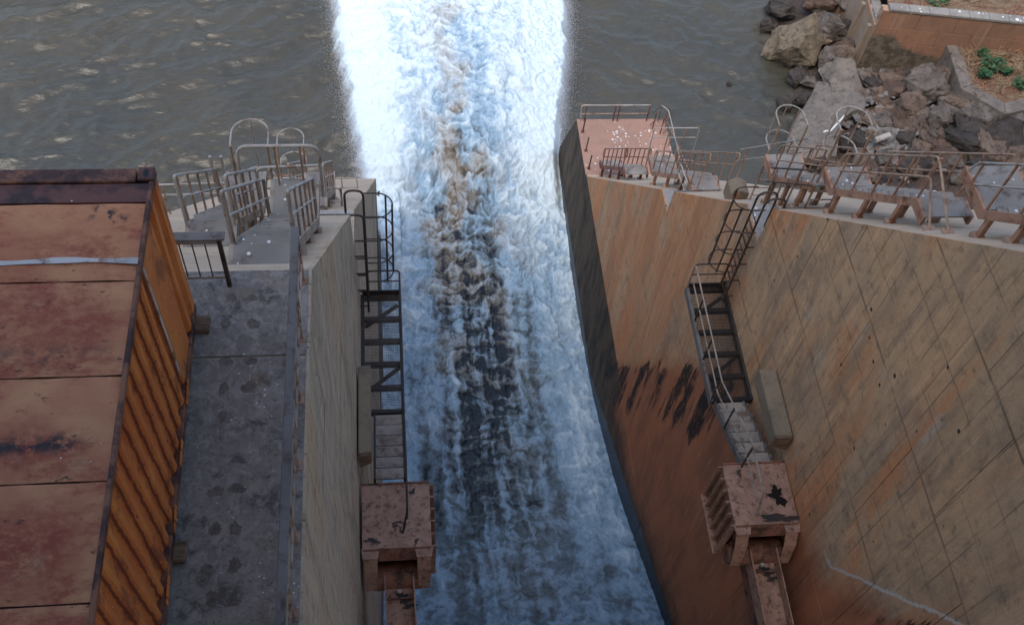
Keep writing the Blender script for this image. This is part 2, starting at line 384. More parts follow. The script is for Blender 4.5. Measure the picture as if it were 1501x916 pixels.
    Z = zc + H + Hs + far * (dom * 1.0 - 0.15) * sstep(33, 40, Y) - far * (1 - sstep(0, .5, e)) * .9 * sstep(31.4, 34, Y)
    P = np.stack([X, Y, Z], -1).reshape(-1, 3)
    n0, n1 = X.shape
    idx = np.arange(n0 * n1).reshape(n0, n1)
    faces = np.stack([idx[:-1, :-1], idx[:-1, 1:], idx[1:, 1:], idx[1:, :-1]], -1).reshape(-1, 4)
    me = bpy.data.meshes.new('spillway_water'); me.vertices.add(len(P)); me.vertices.foreach_set('co', P.ravel())
    me.loops.add(faces.size); me.loops.foreach_set('vertex_index', faces.ravel().astype(np.int32))
    me.polygons.add(len(faces)); me.polygons.foreach_set('loop_start', np.arange(0, faces.size, 4, dtype=np.int32)); 
    me.polygons.foreach_set('use_smooth', np.ones(len(faces), bool)); me.update(calc_edges=True); me.validate()
    at = me.attributes.new('foam', 'FLOAT', 'POINT'); at.data.foreach_set('value', np.clip(F, 0, 1.6).ravel().astype(np.float32))
    tanf = sstep(.35, .75, .5 + .9 * fbm(X * .5 + 40, Y * .35, 4, 81)) * (.35 + .65 * np.exp(-((X - 3.7) / 2.4) ** 2)) * np.interp(Y, [10, 16, 22, 28, 36], [.15, .2, .35, .7, 1.1])
    at = me.attributes.new('silt', 'FLOAT', 'POINT'); at.data.foreach_set('value', tanf.ravel().astype(np.float32))
    ed = e / 1.1 + 9 * np.where(X < 4, 1 - sstep(31.2, 33, Y), 1 - sstep(37.3, 39.5, Y))
    at = me.attributes.new('edge', 'FLOAT', 'POINT'); at.data.foreach_set('value', ed.ravel().astype(np.float32))
    t = NT('foaming_water')
    ea = t.n('ShaderNodeAttribute'); ea.attribute_name = 'edge'
    t.l(t.ramp(t.add(ea.outputs['Fac'], t.mul(t.m2('SUBTRACT', t.noise(4.5, 6, .75, off=(2, 2, 2)), .5), .7)), -.02, .42), t.p.inputs['Alpha'])
    a = t.n('ShaderNodeAttribute'); a.attribute_name = 'foam'; b = t.n('ShaderNodeAttribute'); b.attribute_name = 'silt'
    fn = t.noise(3.2, 7, .68, sc=(1, .8, 1), dist=.9); fn2 = t.noise(11, 4, .65, dist=.5)
    f = t.add(t.add(a.outputs['Fac'], t.mul(t.m2('SUBTRACT', fn, .5), .50)), t.mul(t.m2('SUBTRACT', fn2, .5), .24))
    c = t.mix(t.ramp(f, .10, .40), (.018, .026, .036), t.mix(b.outputs['Fac'], (.11, .15, .18), (.185, .155, .112)))
    c = t.mix(t.ramp(f, .32, .72), c, t.mix(t.mul(b.outputs['Fac'], .6), (.27, .41, .54), (.42, .38, .32)))
    c = t.mix(t.ramp(f, .64, 1.25), c, (.67, .80, .87))
    me.materials.append(t.done(c, t.ramp(f, .2, .5, .38, .85), t.add(fn, t.mul(fn2, .4)), .3, .05, spec=.3))
    o = bpy.data.objects.new('spillway_water', me); COL.objects.link(o)
    tag(o, 'white foaming water rushing down the chute and out into the river', 'water', kind='structure')
    # thrown spray along the plume's edges
    rng = np.random.default_rng(5); V = []; Fc = []
    base = np.array([[1, 1, 1], [-1, -1, 1], [-1, 1, -1], [1, -1, -1]], float)
    tri = np.array([[0, 1, 2], [0, 3, 1], [0, 2, 3], [1, 3, 2]])
    N = 150000
    yy = rng.uniform(32, 56, N); left = rng.random(N) < .5
    yy = np.where(left, yy, 37.5 + (yy - 32) * (18.5 / 24))
    exl = np.interp(yy, [31.3, 34, 36, 40, 46, 50, 60], [-.6, -1.25, -1.6, -2.1, -2.75, -3.1, -3.9]); exr = np.interp(yy, [37, 40, 44, 50, 60], [9.1, 9.6, 10.35, 11.0, 11.8])
    off = np.abs(rng.normal(0, .33, N)) * np.where(rng.random(N) < .15, 1.8, 1) - .5
    xx = np.where(left, exl - off, exr + off); zz = RIVER + .1 + np.abs(rng.normal(0, .8, N)) * np.exp(-np.clip(off, 0, 9) * .9) + .2
    rr = rng.uniform(.003, .008, N)
    V = (np.stack([xx, yy, zz], -1)[:, None, :] + base[None] * rr[:, None, None]).reshape(-1, 3)
    Fc = (tri[None] + (np.arange(N) * 4)[:, None, None]).reshape(-1, 3)
    me2 = bpy.data.meshes.new('spray'); me2.vertices.add(len(V)); me2.vertices.foreach_set('co', V.ravel())
    me2.loops.add(Fc.size); me2.loops.foreach_set('vertex_index', Fc.ravel().astype(np.int32)); me2.polygons.add(len(Fc))
    me2.polygons.foreach_set('loop_start', np.arange(0, Fc.size, 3, dtype=np.int32)); me2.update(calc_edges=True); me2.validate()
    me2.materials.append(NT('spray_white').done((.85, .88, .92), .6))
    o2 = bpy.data.objects.new('spray', me2); COL.objects.link(o2)
    tag(o2, 'fine white spray thrown up along both edges of the foam plume', 'spray', kind='stuff')
build_chute()

def build_river():
    def axis(a, b, step, lo, hi):
        out = list(np.arange(a, b + 1e-6, step)); d = step
        x = a
        pre = []
        while x > lo: d *= 1.35; x -= d; pre.append(x)
        d = step; x = b; post = []
        while x < hi: d *= 1.35; x += d; post.append(x)
        return np.array(pre[::-1] + out + post)
    xs = axis(-26, 30, .16, -900, 900); ys = axis(28, 54, .16, -60, 1500)
    Y, X = np.meshgrid(ys, xs, indexing='ij')
    wx = fbm(X * .12, Y * .12, 3, 5) * 3
    dg = (X * .55 + Y * 1.0) ; ds = (-X * 1.0 + Y * .55)
    wl = fbm((X - Y * .0 + wx) * .13, (Y - X * .32 + wx) * .42, 4, 7, .5, 1)
    wr = fbm((X + wx) * .22, (Y + X * .15 + wx) * .5, 4, 9, .5, 1)
    k = sstep(2, 8, X)
    wv = wl * (1 - k) * .72 + wr * k * .36
    H = (wv + .16 * fbm(X * .9 + wx * .3, Y * 1.4 - X * .3, 4, 15, .55, 1)) * .62
    fade = sstep(80, 50, np.abs(X)) * sstep(80, 58, Y) * sstep(26, 30, Y)
    Z = RIVER + (H - .12) * fade
    P = np.stack([X, Y, Z], -1).reshape(-1, 3); n0, n1 = X.shape; idx = np.arange(n0 * n1).reshape(n0, n1)
    cx = (X[:-1, :-1] + X[1:, 1:]) / 2; cy = (Y[:-1, :-1] + Y[1:, 1:]) / 2
    faces = np.stack([idx[:-1, :-1], idx[:-1, 1:], idx[1:, 1:], idx[1:, :-1]], -1)
    keep = ~((cx > -.45) & (cx < 9.2) & (cy < 38))
    faces = faces[keep].reshape(-1, 4)
    me = bpy.data.meshes.new('river'); me.vertices.add(len(P)); me.vertices.foreach_set('co', P.ravel())
    me.loops.add(faces.size); me.loops.foreach_set('vertex_index', faces.ravel().astype(np.int32)); me.polygons.add(len(faces))
    me.polygons.foreach_set('loop_start', np.arange(0, faces.size, 4, dtype=np.int32)); me.polygons.foreach_set('use_smooth', np.ones(len(faces), bool))
    me.update(calc_edges=True); me.validate()
    t = NT('river_water')
    n1_ = t.noise(1.5, 6, .62, sc=(.75, 1.5, 1), rot=(0, 0, -.35), dist=.7); n2_ = t.noise(6, 4, .6, sc=(.7, 1.3, 1), rot=(0, 0, -.3), dist=.4)
    c = t.mix(t.ramp(t.noise(.12, 3), .35, .65), (.076, .070, .050), (.060, .060, .048))
    cap = t.mul(t.ramp(t.noise(2.6, 7, .7, sc=(.45, 1.6, 1), rot=(0, 0, -.35), dist=1.2), .69, .76), t.ramp(t.noise(.25, 3, off=(5, 5, 0)), .48, .62))
    c = t.mix(t.mul(cap, .65), c, (.55, .58, .6))
    me.materials.append(t.done(c, .14, t.add(n1_, t.mul(n2_, .32)), .5, .15, spec=.5))
    o = bpy.data.objects.new('river', me); COL.objects.link(o)
    tag(o, 'murky grey green river with small wind waves below the dam', 'river', kind='structure')
build_river()

# ------------------------------------------------------------------ concrete piers beside the chute
def clip_poly(poly, y0, y1, z0, z1):
    def cut(p, f, g):
        out = []
        for i in range(len(p)):
            a, b = p[i], p[(i + 1) % len(p)]; fa, fb = f(a), f(b)
            if fa >= 0: out.append(a)
            if (fa > 0 and fb < 0) or (fa < 0 and fb > 0):
                k = fa / (fa - fb); out.append((a[0] + (b[0] - a[0]) * k, a[1] + (b[1] - a[1]) * k))
        return out
    for f in (lambda p: p[0] - y0, lambda p: y1 - p[0], lambda p: p[1] - z0, lambda p: z1 - p[1]):
        poly = cut(poly, f, None)
        if len(poly) < 3: return []
    out = []
    for p in poly:
        if not out or (abs(p[0] - out[-1][0]) + abs(p[1] - out[-1][1])) > 1e-4: out.append(p)
    if len(out) > 1 and abs(out[0][0] - out[-1][0]) + abs(out[0][1] - out[-1][1]) < 1e-4: out.pop()
    return out if len(out) >= 3 else []
def parea(p): return abs(sum(p[i][0] * p[(i + 1) % len(p)][1] - p[(i + 1) % len(p)][0] * p[i][1] for i in range(len(p)))) / 2

NOTCH1 = (15.2, 16.45); NOTCH2 = (21.15, 22.15)
def profile(notches, end):
    p = [(-3.0, -48.0), (-3.0, DECK), (YD, DECK)]
    for a, b in notches: p += [(a, zs(a)), (a + .06, zs(b)), (b, zs(b))]
    p += [(YE, PLAT)] + end
    return p
END_R = [(35.0, PLAT), (37.4, -40.4), (37.9, -48.0)]
END_L = [(YE + .02, -48.0)]
def pier(side):
    if side == 'R':
        root = thing('spillway_pier', (XR + 2, 15, RIVER), 'tall orange beige concrete chute wall with rust red and black stains on the right', 'concrete pier')
        prof = profile([NOTCH1, NOTCH2], END_R); mat = M_['wall_r']; xin = lambda z: XR; sgn = 1
    else:
        root = thing('spillway_pier', (-3, 12, RIVER), 'pale streaked concrete pier carrying the dark deck with the container', 'concrete pier')
        prof = profile([NOTCH1], END_L); mat = M_['wall_l']; xin = xl; sgn = -1
    T = .07
    # face panels with real joints; lifts are 2.85 m, uprights staggered
    rows = [DECK + .5, -13.15, -16.0, -18.85, -21.7, -24.55, -27.4, -30.25, -33.1, PLAT + .0, -38.85, -41.7, -48]
    rng = random.Random(3 if side == 'R' else 4); g = .007
    for r in range(len(rows) - 1):
        z1, z0 = rows[r], rows[r + 1]
        cols = [-3.0]; y = -3 + (1.1 if r % 2 else 2.4)
        while y < 39: cols.append(y); y += 2.75 + rng.uniform(-.25, .25)
        cols.append(40)
        for a, b in zip(cols[:-1], cols[1:]):
            pl = clip_poly(prof, a + g, b - g, z0 + g, z1 - g)
            if not pl or parea(pl) < .02: continue
            dx = rng.uniform(0, .012)
            m = MB(); n = len(pl)
            f_ = [Vector((xin(z) + sgn * dx, yy, z)) for yy, z in pl]; bk = [Vector((xin(z) + sgn * (T + .004), yy, z)) for yy, z in pl]
            m.v = f_ + bk; m.f = [list(range(n)), list(range(n, 2 * n))[::-1]] + [[i, (i + 1) % n, n + (i + 1) % n, n + i] for i in range(n)]
            m.build('concrete_panel', mat, root)
    # core behind the face, slope top, notch floors
    wn = 1.0
    m = MB(); n = len(prof)
    f_ = [Vector((xin(z) + sgn * T, y, z - .003)) for y, z in prof]; bk = [Vector((xin(z) + sgn * wn, y, z - .003)) for y, z in prof]
    m.v = f_ + bk; m.f = [list(range(n)), list(range(n, 2 * n))[::-1]] + [[i, (i + 1) % n, n + (i + 1) % n, n + i] for i in range(n)]
    m.build('wall_core', M_['slope'], root)
    pp = profile([], END_R if side == 'R' else END_L)
    m = MB(); xo = XRO if side == 'R' else XLO; n = len(pp)
    f_ = [Vector((xin(z) + sgn * wn, y, z - .003)) for y, z in pp]; bk = [Vector((xo, y, z - .003)) for y, z in pp]
    m.v = f_ + bk; m.f = [list(range(n)), list(range(n, 2 * n))[::-1]] + [[i, (i + 1) % n, n + (i + 1) % n, n + i] for i in range(n)]
    m.build('pier_body', M_['slope'], root)
    for a, b in ([NOTCH1, NOTCH2] if side == 'R' else [NOTCH1]):
        z = zs(b); x0 = xin(z)
        box('notch_floor', M_['landing'], root, min(x0 + sgn * .05, x0 + sgn * .98), max(x0 + sgn * .05, x0 + sgn * .98), a + .07, b - .02, z, z + .012)
        box('notch_back', M_['landing'], root, min(x0 + sgn * .05, x0 + sgn * .98), max(x0 + sgn * .05, x0 + sgn * .98), a + .062, a + .075, z + .013, zs(a) - .03)
    return root
pierR = pier('R'); pierL = pier('L')
# weathered deck topping of the left pier, cast in slabs with open joints
for a, b in ((-1.0, 3.36), (3.375, 6.84), (6.855, YD + .0)):
    box('deck_slab', M_['deck'], pierL, XLO, -1.03, a, b, DECK, DECK + .02, bevel=.006)
box('deck_edge', M_['wall_l'], pierL, -1.029, -.992, -1, YD, DECK, DECK + .016)
# right lower platform: pink slab on the pier's toe
box('platform_slab', M_['pink'], pierR, XR + .012, XRO, YE + .1, 35.02, PLAT, PLAT + .02, bevel=.005)
# concrete corbels on both chute walls beside the trunnions
m = MB().prism([(XR - .42, 10.35, -20.75), (XR - .02, 10.3, -20.72), (XR - .02, 10.3, -21.35), (XR - .42, 10.35, -21.25)], (0, 1.75, 0))
m.build('corbel', M_['corbel'], pierR, bevel=.02)
m = MB().prism([(XR - .40, 10.30, -20.78), (XR - .04, 10.25, -20.76), (XR - .04, 10.25, -21.3), (XR - .40, 10.3, -21.22)], (0, .045, 0))
m.build('corbel_end_board', M_['timber'], pierR)
xw = xl(-21)
m = MB().prism([(xw + .02, 10.3, -20.72), (xw + .30, 10.35, -20.75), (xw + .30, 10.35, -21.25), (xw + .02, 10.3, -21.35)], (0, 2.2, 0))
m.build('corbel', M_['corbel'], pierL, bevel=.02)
m = MB().prism([(xw + .04, 10.25, -20.76), (xw + .285, 10.3, -20.78), (xw + .285, 10.3, -21.22), (xw + .04, 10.25, -21.3)], (0, .045, 0))
m.build('corbel_end_board', M_['timber'], pierL)

# ------------------------------------------------------------------ the dam behind the viewpoint (road bridge, ogee crest)
dam = thing('dam', (4, -6, RIVER), 'concrete dam crest with road bridge at the head of the chute', 'dam')
box('bridge_deck', M_['dam'], dam, -60, 70, -9, .2, -2.9, -1.75)
box('parapet', M_['dam'], dam, -60, -.6, .0, .2, -1.74, -1.0); box('parapet', M_['dam'], dam, .6, 70, .0, .2, -1.74, -1.0)
MB().prism([(-60, -9.5, -48), (-60, -9.5, -2.92), (-60, -3.02, -2.92), (-60, -3.02, -48)], (54.5, 0, 0)).build('dam_wall', M_['dam'], dam)
MB().prism([(13.4, -9.5, -48), (13.4, -9.5, -2.92), (13.4, 1.0, -2.92), (13.4, 1.0, -11), (13.4, 26, -40), (13.4, 26, -48)], (60, 0, 0)).build('dam_wall', M_['dam'], dam)
MB().prism([(-.45, -9.5, -48), (-.45, -9.5, -24), (-.45, -4, -23.2), (-.45, 0, -26.6), (-.45, 10, -36), (-.45, 20, -42), (-.45, 20, -48)], (9.43, 0, 0)).build('ogee_crest', M_['dam'], dam)
box('shade_block', M_['dam'], dam, -70, 80, -8.5, -1.6, -1.74, 24.0)  # unseen mass added behind the viewpoint to block sky and sun
box('shade_overhang', M_['dam'], dam, -70, 80, -1.59, 4.2, 4.0, 5.4)  # unseen overhang added above the camera to darken the near deck and walls
for x in (XLO - .0, XR + .05):
    box('gate_pier', M_['dam'], dam, x, x + (4.1 if x < 0 else 4.2), -9.2, -3.05, -48, -2.93)

# ------------------------------------------------------------------ shipping container on the deck
def container_mat(name, side):
    t = NT(name); X, Y, Z = t.sep()
    n = t.noise(1.1, 6, .65, off=(3, 2, 1), dist=.5)
    c = t.mix(t.ramp(n, .35, .65), (.56, .27, .125), (.46, .18, .085)) if not side else t.mix(t.ramp(n, .35, .65), (.66, .225, .055), (.56, .155, .04))
    if not side:
        def band(y, w_, amp, lo=-20., hi=20.):
            g = t.ramp(t.m2('ABSOLUTE', t.m2('SUBTRACT', t.add(Y, t.mul(t.m2('SUBTRACT', t.noise(1.8, 5, off=(y, 0, 0)), .5), .5)), y)), w_, 0, 0, amp)
            return t.mul(g, t.ramp(X, hi + .12, hi - .25))
        red = t.m2('MAXIMUM', t.m2('MAXIMUM', band(5.42, .28, .7, hi=-2.5), band(3.45, .75, .95, hi=-2.5)), t.m2('MAXIMUM', band(4.32, .34, .95, hi=-2.55), band(6.6, .12, .35)))
        red = t.m2('MAXIMUM', red, t.mul(t.ramp(t.noise(2.0, 6, .7, sc=(.5, 1, 1), off=(9, 9, 9)), .45, .62), .85))
        c = t.mix(t.mul(red, t.mul(t.ramp(t.noise(4, 6, .75, off=(2, 7, 1)), .26, .5), t.ramp(t.noise(13, 8, .85, sc=(.6, 1, 1), off=(2, 1, 1)), .36, .56, .35, 1.))), c, (.27, .045, .025))
        blk = t.mul(t.m2('MAXIMUM', band(4.36, .16, 1., hi=-2.62), t.m2('MAXIMUM', t.mul(band(6.88, .12, 1., hi=-2.42), t.ramp(X, -3.0, -2.85)), t.mul(band(5.3, .12, .5, hi=-2.5), .9))), t.ramp(t.noise(7, 6, .7, off=(4, 4, 2)), .45, .53))
        c = t.mix(blk, c, (.03, .022, .022))
        c = t.mix(t.mul(t.ramp(t.noise(1.5, 4, off=(17, 9, 9)), .58, .68), .3), c, (.46, .36, .22))
    pit = t.ramp(t.noise(11, 6, .78, sc=(.55, 1, 1) if not side else (1, 1, .5), off=(6, 1, 3)), .60, .67)
    c = t.mix(t.mul(pit, .9), c, (.09, .032, .024))
    if side:
        c = t.mix(t.mul(t.ramp(t.noise(2.5, 6, .7, sc=(1, 1, .6), off=(1, 1, 3)), .52, .64), .8), c, (.24, .07, .03))
        q = t.m2('FRACT', t.m2('DIVIDE', t.m2('SUBTRACT', 6.36, t.add(Y, t.mul(t.m2('SUBTRACT', t.noise(5, 4, .7, off=(3, 3, 3)), .5), .05))), .278))
        rib = t.mul(t.m2('MAXIMUM', t.ramp(t.m2('ABSOLUTE', t.m2('SUBTRACT', q, .14)), .075, .02), t.mul(t.ramp(t.m2('ABSOLUTE', t.m2('SUBTRACT', q, .62)), .04, .01), .6)), t.mul(t.ramp(t.noise(3.5, 6, .7, sc=(1, 1, .5), off=(8, 1, 1)), .24, .44), t.ramp(Y, 6.4, 6.3)))
        c = t.mix(t.mul(rib, .92), c, (.16, .035, .018))
        edge = t.m2('MAXIMUM', t.ramp(t.add(Z, t.mul(n, .5)), -10.6, -10.85), t.ramp(t.add(Z, t.mul(n, .35)), -8.42, -8.25))
        c = t.mix(t.mul(edge, .8), c, (.15, .05, .03))
    c = t.mix(t.specks(16, .13, .14), c, WHITE)
    return t.done(c, .62, t.add(pit, t.noise(2.2, 3)), .25, .012, spec=.35)
cm_roof = container_mat('container_roof_paint', False); cm_side = container_mat('container_side_paint', True)
cm_rust = steel('container_rusted_edge', (.26, .11, .06), (.07, .028, .024), .75, spk=.1)
cm_header = steel('container_header_rust', (.14, .055, .042), (.06, .03, .03), .6, spk=.28)
cx0, cx1, cy0, cy1, ct, cb = -4.80, -2.36, 1.44, 7.50, -8.36, -10.95
cont = thing('shipping_container', ((cx0 + cx1) / 2, (cy0 + cy1) / 2, cb), 'rusty orange steel shipping container standing on the dark deck', 'container')
seams = [7.045, 6.087, 5.041, 4.011, 2.963, 1.90, cy0 + .1]
for a, b in zip(seams[:-1], seams[1:]):                      # roof sheets, slightly crowned, weld gap between
    m = MB(); nx, ny = 10, 6
    for j in range(ny + 1):
        for i in range(nx + 1):
            x = cx0 + .03 + (cx1 - cx0 - .082) * i / nx; y = b + .008 + (a - b - .016) * j / ny
            m.v.append(Vector((x, y, ct - .035 + .022 * math.sin(math.pi * j / ny) ** .5 * math.sin(math.pi * min(1, max(0, i / nx))) ** .25 + .006 * math.sin(i * 2.1 + j + a * 3))))
    m.f = [[j * (nx + 1) + i, j * (nx + 1) + i + 1, (j + 1) * (nx + 1) + i + 1, (j + 1) * (nx + 1) + i] for j in range(ny) for i in range(nx)]
    m.build('roof_sheet', cm_roof, cont, smooth=True)
box('roof_underlay', cm_rust, cont, cx0 + .02, cx1 - .02, cy0 + .05, cy1 - .2, ct - .075, ct - .05)
box('roof_header', cm_header, cont, cx0 + .03, cx1 - .03, 7.052, 7.30, ct - .07, ct - .028, bevel=.006)
box('end_rail', cm_rust, cont, cx0 + .18, cx1 - .181, 7.305, 7.485, ct - .12, ct - .005, bevel=.012)
# white painted band over roof and down the side
m = MB()
for i in range(13):
    x = cx0 + .05 + (cx1 - cx0 - .09) * i / 12; yc = 6.315 + .012 * math.sin(i * .9); hw = .030 + .008 * math.sin(i * 1.7)
    zz = ct - .035 + .0265 + .002
    m.v += [Vector((x, yc - hw, zz)), Vector((x, yc + hw, zz))]
m.f = [[2 * i, 2 * i + 2, 2 * i + 3, 2 * i + 1] for i in range(12)]
m.build('white_band', M_['whitepaint'], cont)
beam('side_white_band', M_['whitepaint'], cont, (cx1 - .018, 6.30, ct - .12), (cx1 - .018, 6.30, cb + .45), .012, .035, up=(0, 1, 0))
# corrugated long side facing the chute
m = MB(); pr = []; y = cy1 - .17; xo, xi = cx1 - .02, cx1 - .072
pr += [(xo, y), (xi, y - .05), (xi, y - .10), (xo, y - .15), (xo, 7.08), (xi, 7.04), (xi, 6.98), (xo, 6.94), (xo, 6.36)]
y = 6.36
while y > cy0 + .45: pr += [(xi, y - .07), (xi, y - .139), (xo, y - .209), (xo, y - .278)]; y -= .278
pr += [(xo, cy0 + .15)]
zl = [cb + .14 + (ct - .08 - cb - .14) * k / 10 for k in range(11)]
for z in zl:
    for k, (x, yy) in enumerate(pr):
        m.v.append(Vector((x + .006 * math.sin(z * 3 + k * .7), yy, z)))
n = len(pr); m.f = [[j * n + i, j * n + i + 1, (j + 1) * n + i + 1, (j + 1) * n + i] for j in range(10) for i in range(n - 1)]
m.build('corrugated_side', cm_side, cont)
box('far_side', cm_side, cont, cx0 + .02, cx0 + .06, cy0 + .15, cy1 - .17, cb + .14, ct - .08)
box('end_wall', cm_side, cont, cx0 + .1, cx1 - .1, cy1 - .08, cy1 - .04, cb + .1, ct - .12); box('end_wall', cm_side, cont, cx0 + .1, cx1 - .1, cy0 + .04, cy0 + .08, cb + .1, ct - .08)
box('top_side_rail', cm_rust, cont, cx1 - .048, cx1 - .004, cy0 + .18, cy1 - .181, ct - .085, ct - .012, bevel=.01)
box('bottom_side_rail', cm_rust, cont, cx1 - .09, cx1 + .004, cy0 + .18, cy1 - .181, cb, cb + .15, bevel=.01)
box('top_side_rail', cm_rust, cont, cx0 + .004, cx0 + .075, cy0 + .18, cy1 - .181, ct - .085, ct - .012, bevel=.01)
for yy in (cy0, cy1 - .178):
    for xx in (cx0, cx1 - .162):
        box('corner_post', cm_side, cont, xx + .01, xx + .152, yy + .01, yy + .168, cb + .121, ct - .121, bevel=.01)
        for z0 in (cb, ct - .118):
            c_ = box('corner_casting', cm_header, cont, xx, xx + .162, yy, yy + .178, z0, z0 + .118, bevel=.012)
            if z0 > -9: 
                mm = MB(); mm.v = [Vector((xx + .081 + .03 * math.cos(a) * (1.0), yy + .089 + .055 * math.sin(a), z0 + .1195)) for a in np.linspace(0, 2 * math.pi, 14)[:-1]]; mm.f = [list(range(13))]
                mm.build('casting_hole_dark', M_['grease_and_hole_dark'], c_)  # flat black disc paints the shade inside the open hole
for k in range(6):                                           # torn dents along the bottom edge
    y = 6.4 - k * .78
    beam('bent_flange', cm_side, cont, (cx1 + .012, y, cb + .15), (cx1 + .016, y - .3, cb + .10 + .03 * (k % 2)), .012, .09)
tag(MB().box(cx1 - .1, cx1 + .16, 7.18, 7.40, DECK + .022, DECK + .106).build('timber_block', M_['timber'], bevel=.01), 'short timber block under the container by its far corner', 'timber block')
tag(MB().box(cx1 - .1, cx1 + .13, 4.28, 4.50, DECK + .022, DECK + .106).build('timber_block', M_['timber'], bevel=.01), 'small timber block poking out under the container side nearest the viewer', 'timber block')

# ------------------------------------------------------------------ deck guardrails
g = thing('guardrail', (-1.1, 4.5, DECK), 'flat topped steel guardrail running along the deck edge beside the container', 'guardrail')
box('top_rail', M_['galvflat'], g, -1.155, -1.06, .6, 8.0, -10.03, -9.995, bevel=.006)
for z in (-10.35, -10.68): box('mid_rail', M_['stringer_l'], g, -1.1, -1.075, .6, 7.97, z, z + .045)
for i in range(9):
    y = 7.95 - i * .86; box('post', M_['rustpipe'], g, -1.135, -1.075, y - .03, y + .03, DECK + .022, -10.032)
    box('base_plate', M_['rustpipe'], g, -1.17, -1.04, y - .06, y + .06, DECK + .0205, DECK + .032)
for i in range(26):
    y = 7.8 - i * .27; beam('baluster', M_['rustpipe'], g, (-1.088, y, -10.04), (-1.088, y, -10.66), .014, .014)
g = thing('guardrail', (-2.4, 7.9, DECK), 'short flat topped railing with thin uprights between container and deck edge stairs', 'guardrail')
box('top_rail', M_['galvflat'], g, -3.1, -1.93, 7.84, 7.97, -10.06, -10.03, bevel=.006)
box('bottom_rail', M_['stringer_l'], g, -3.1, -2.03, 7.885, 7.915, -10.87, -10.83)
box('mid_rail', M_['stringer_l'], g, -3.1, -2.03, 7.885, 7.915, -10.17, -10.13)
for i in range(7): beam('baluster', M_['darkbrown'], g, (-2.18 - i * .15, 7.9, -10.17), (-2.18 - i * .15, 7.9, -10.84), .014, .014)
box('post', M_['darkbrown'], g, -2.03, -1.98, 7.875, 7.925, DECK + .022, -10.061)

# ------------------------------------------------------------------ stairs on the sloping pier tops
def stair(label, group, x0, x1, y0, z0, y1, z1, tl, bl, ms, mp, mr, mrp, sides=(0, 1), rail=(-.45, .1), upper='loop', legs=True, nt_=None, cross=False):
    st = thing('steel_stair', ((x0 + x1) / 2, y0, z0 - 1), label, 'stairs', group)
    for x in (x0, x1):
        pts = [(y0 - tl, z0), (y0, z0), (y1, z1), (y1 + bl, z1)]
        D = .22; m = MB(); n = 4
        for xx in (x - .03, x + .03):
            m.v += [Vector((xx, a, b + .01)) for a, b in pts] + [Vector((xx, a, b - D)) for a, b in pts]
        m.f = [[0, 1, 5, 4], [1, 2, 6, 5], [2, 3, 7, 6], [8, 12, 13, 9], [9, 13, 14, 10], [10, 14, 15, 11]]
        m.f += [[i, 8 + i, 9 + i, i + 1] for i in range(3)] + [[4 + i, 5 + i, 13 + i, 12 + i] for i in range(3)] + [[0, 4, 12, 8], [3, 11, 15, 7]]
        m.build('stringer', ms, st)
    k = nt_ or max(4, int(abs(z1 - z0) / .21))
    for i in range(1, k):
        f = i / k; y = y0 + (y1 - y0) * f; z = z0 + (z1 - z0) * f
        box('tread', mp, st, x0 + .032, x1 - .032, y - .12, y + .12, z - .03, z, bevel=0)
    if tl > .05: box('landing_plate', mp, st, x0 + .031, x1 - .031, y0 - tl + .01, y0 - .005, z0 - .03, z0 + .012)
    if bl > .05: box('landing_plate', mp, st, x0 + .031, x1 - .031, y1 + .005, y1 + bl - .01, z1 - .03, z1 + .012)
    sl_ = (z1 - z0) / (y1 - y0)
    for si in sides:
        x = (x0, x1)[si]
        a, b = y0 + rail[0], y1 + rail[1]; za, zb = z0 + sl_ * (a - y0), z0 + sl_ * (b - y0)
        H, h = 1.1, .58
        if upper == 'loop':
            pipe('handrail', mr, st, [(x, a, za + H), (x, b, zb + H), (x, b + .1, zb + (H + h) / 2 - .05), (x, b, zb + h), (x, a, za + h), (x, a - .1, za + (H + h) / 2 + .05)], .02, .09, closed=True)
        elif upper == 'down':      # upper ends bend down to the base
            pipe('handrail', mr, st, [(x, a - .02, za - .05), (x, a, za + H), (x, b, zb + H), (x, b + .06, zb + .1)], .024, .1)
            pipe('mid_rail', mr, st, [(x, a + .14, za - .15), (x, a + .15, za + h - .15), (x, b, zb + h)], .022, .1)
        else:                      # upper ends run level to the slope
            pipe('handrail', mr, st, [(x - .08, a - 1.15, zs(a - 1.15) + .02), (x, a + .2, za + H - .2), (x, b, zb + H), (x, b + .1, zb + (H + h) / 2 - .05), (x, b - .0, zb + h), (x, a + .1, za + h - .1), (x - .08, a - .7, zs(a - .7) + .02)], .024, .12)
            for yy in (a - 1.15, a - .7):
                box('base_plate', M_['rustpipe'], st, x - .19, x + .03, yy - .1, yy + .1, zs(yy) + .0, zs(yy) + .03)
        npz = max(3, int((b - a) / .58) + 1)
        for i in range(npz):
            y = a + .12 + (b - a - .24) * i / (npz - 1); z = z0 + sl_ * (y - y0)
            zb_ = z if y0 <= y <= y1 else (z0 if y < y0 else z1)
            beam('post', mrp, st, (x, y, zb_ - .02), (x, y, z + H - .02), .032, .032)
    if legs:
        for f in (.12, .5, .88):
            y = y0 + (y1 - y0) * f; z = z0 + (z1 - z0) * f - .22
            for x in (x0, x1):
                if z - zs(y) > .08:
                    beam('leg', ms, st, (x, y, z + .06), (x, y, zs(y)), .09, .09); box('foot_plate', M_['rustpipe'], st, x - .1, x + .1, y - .1, y + .1, zs(y) - .06, zs(y) + .05)
    return st
GR = 'stair flights stepping down the right pier top'
RS = (M_['stringer'], M_['plate'], M_['rustpipe'], M_['stringer'])
ax, bx = 9.62, 10.52
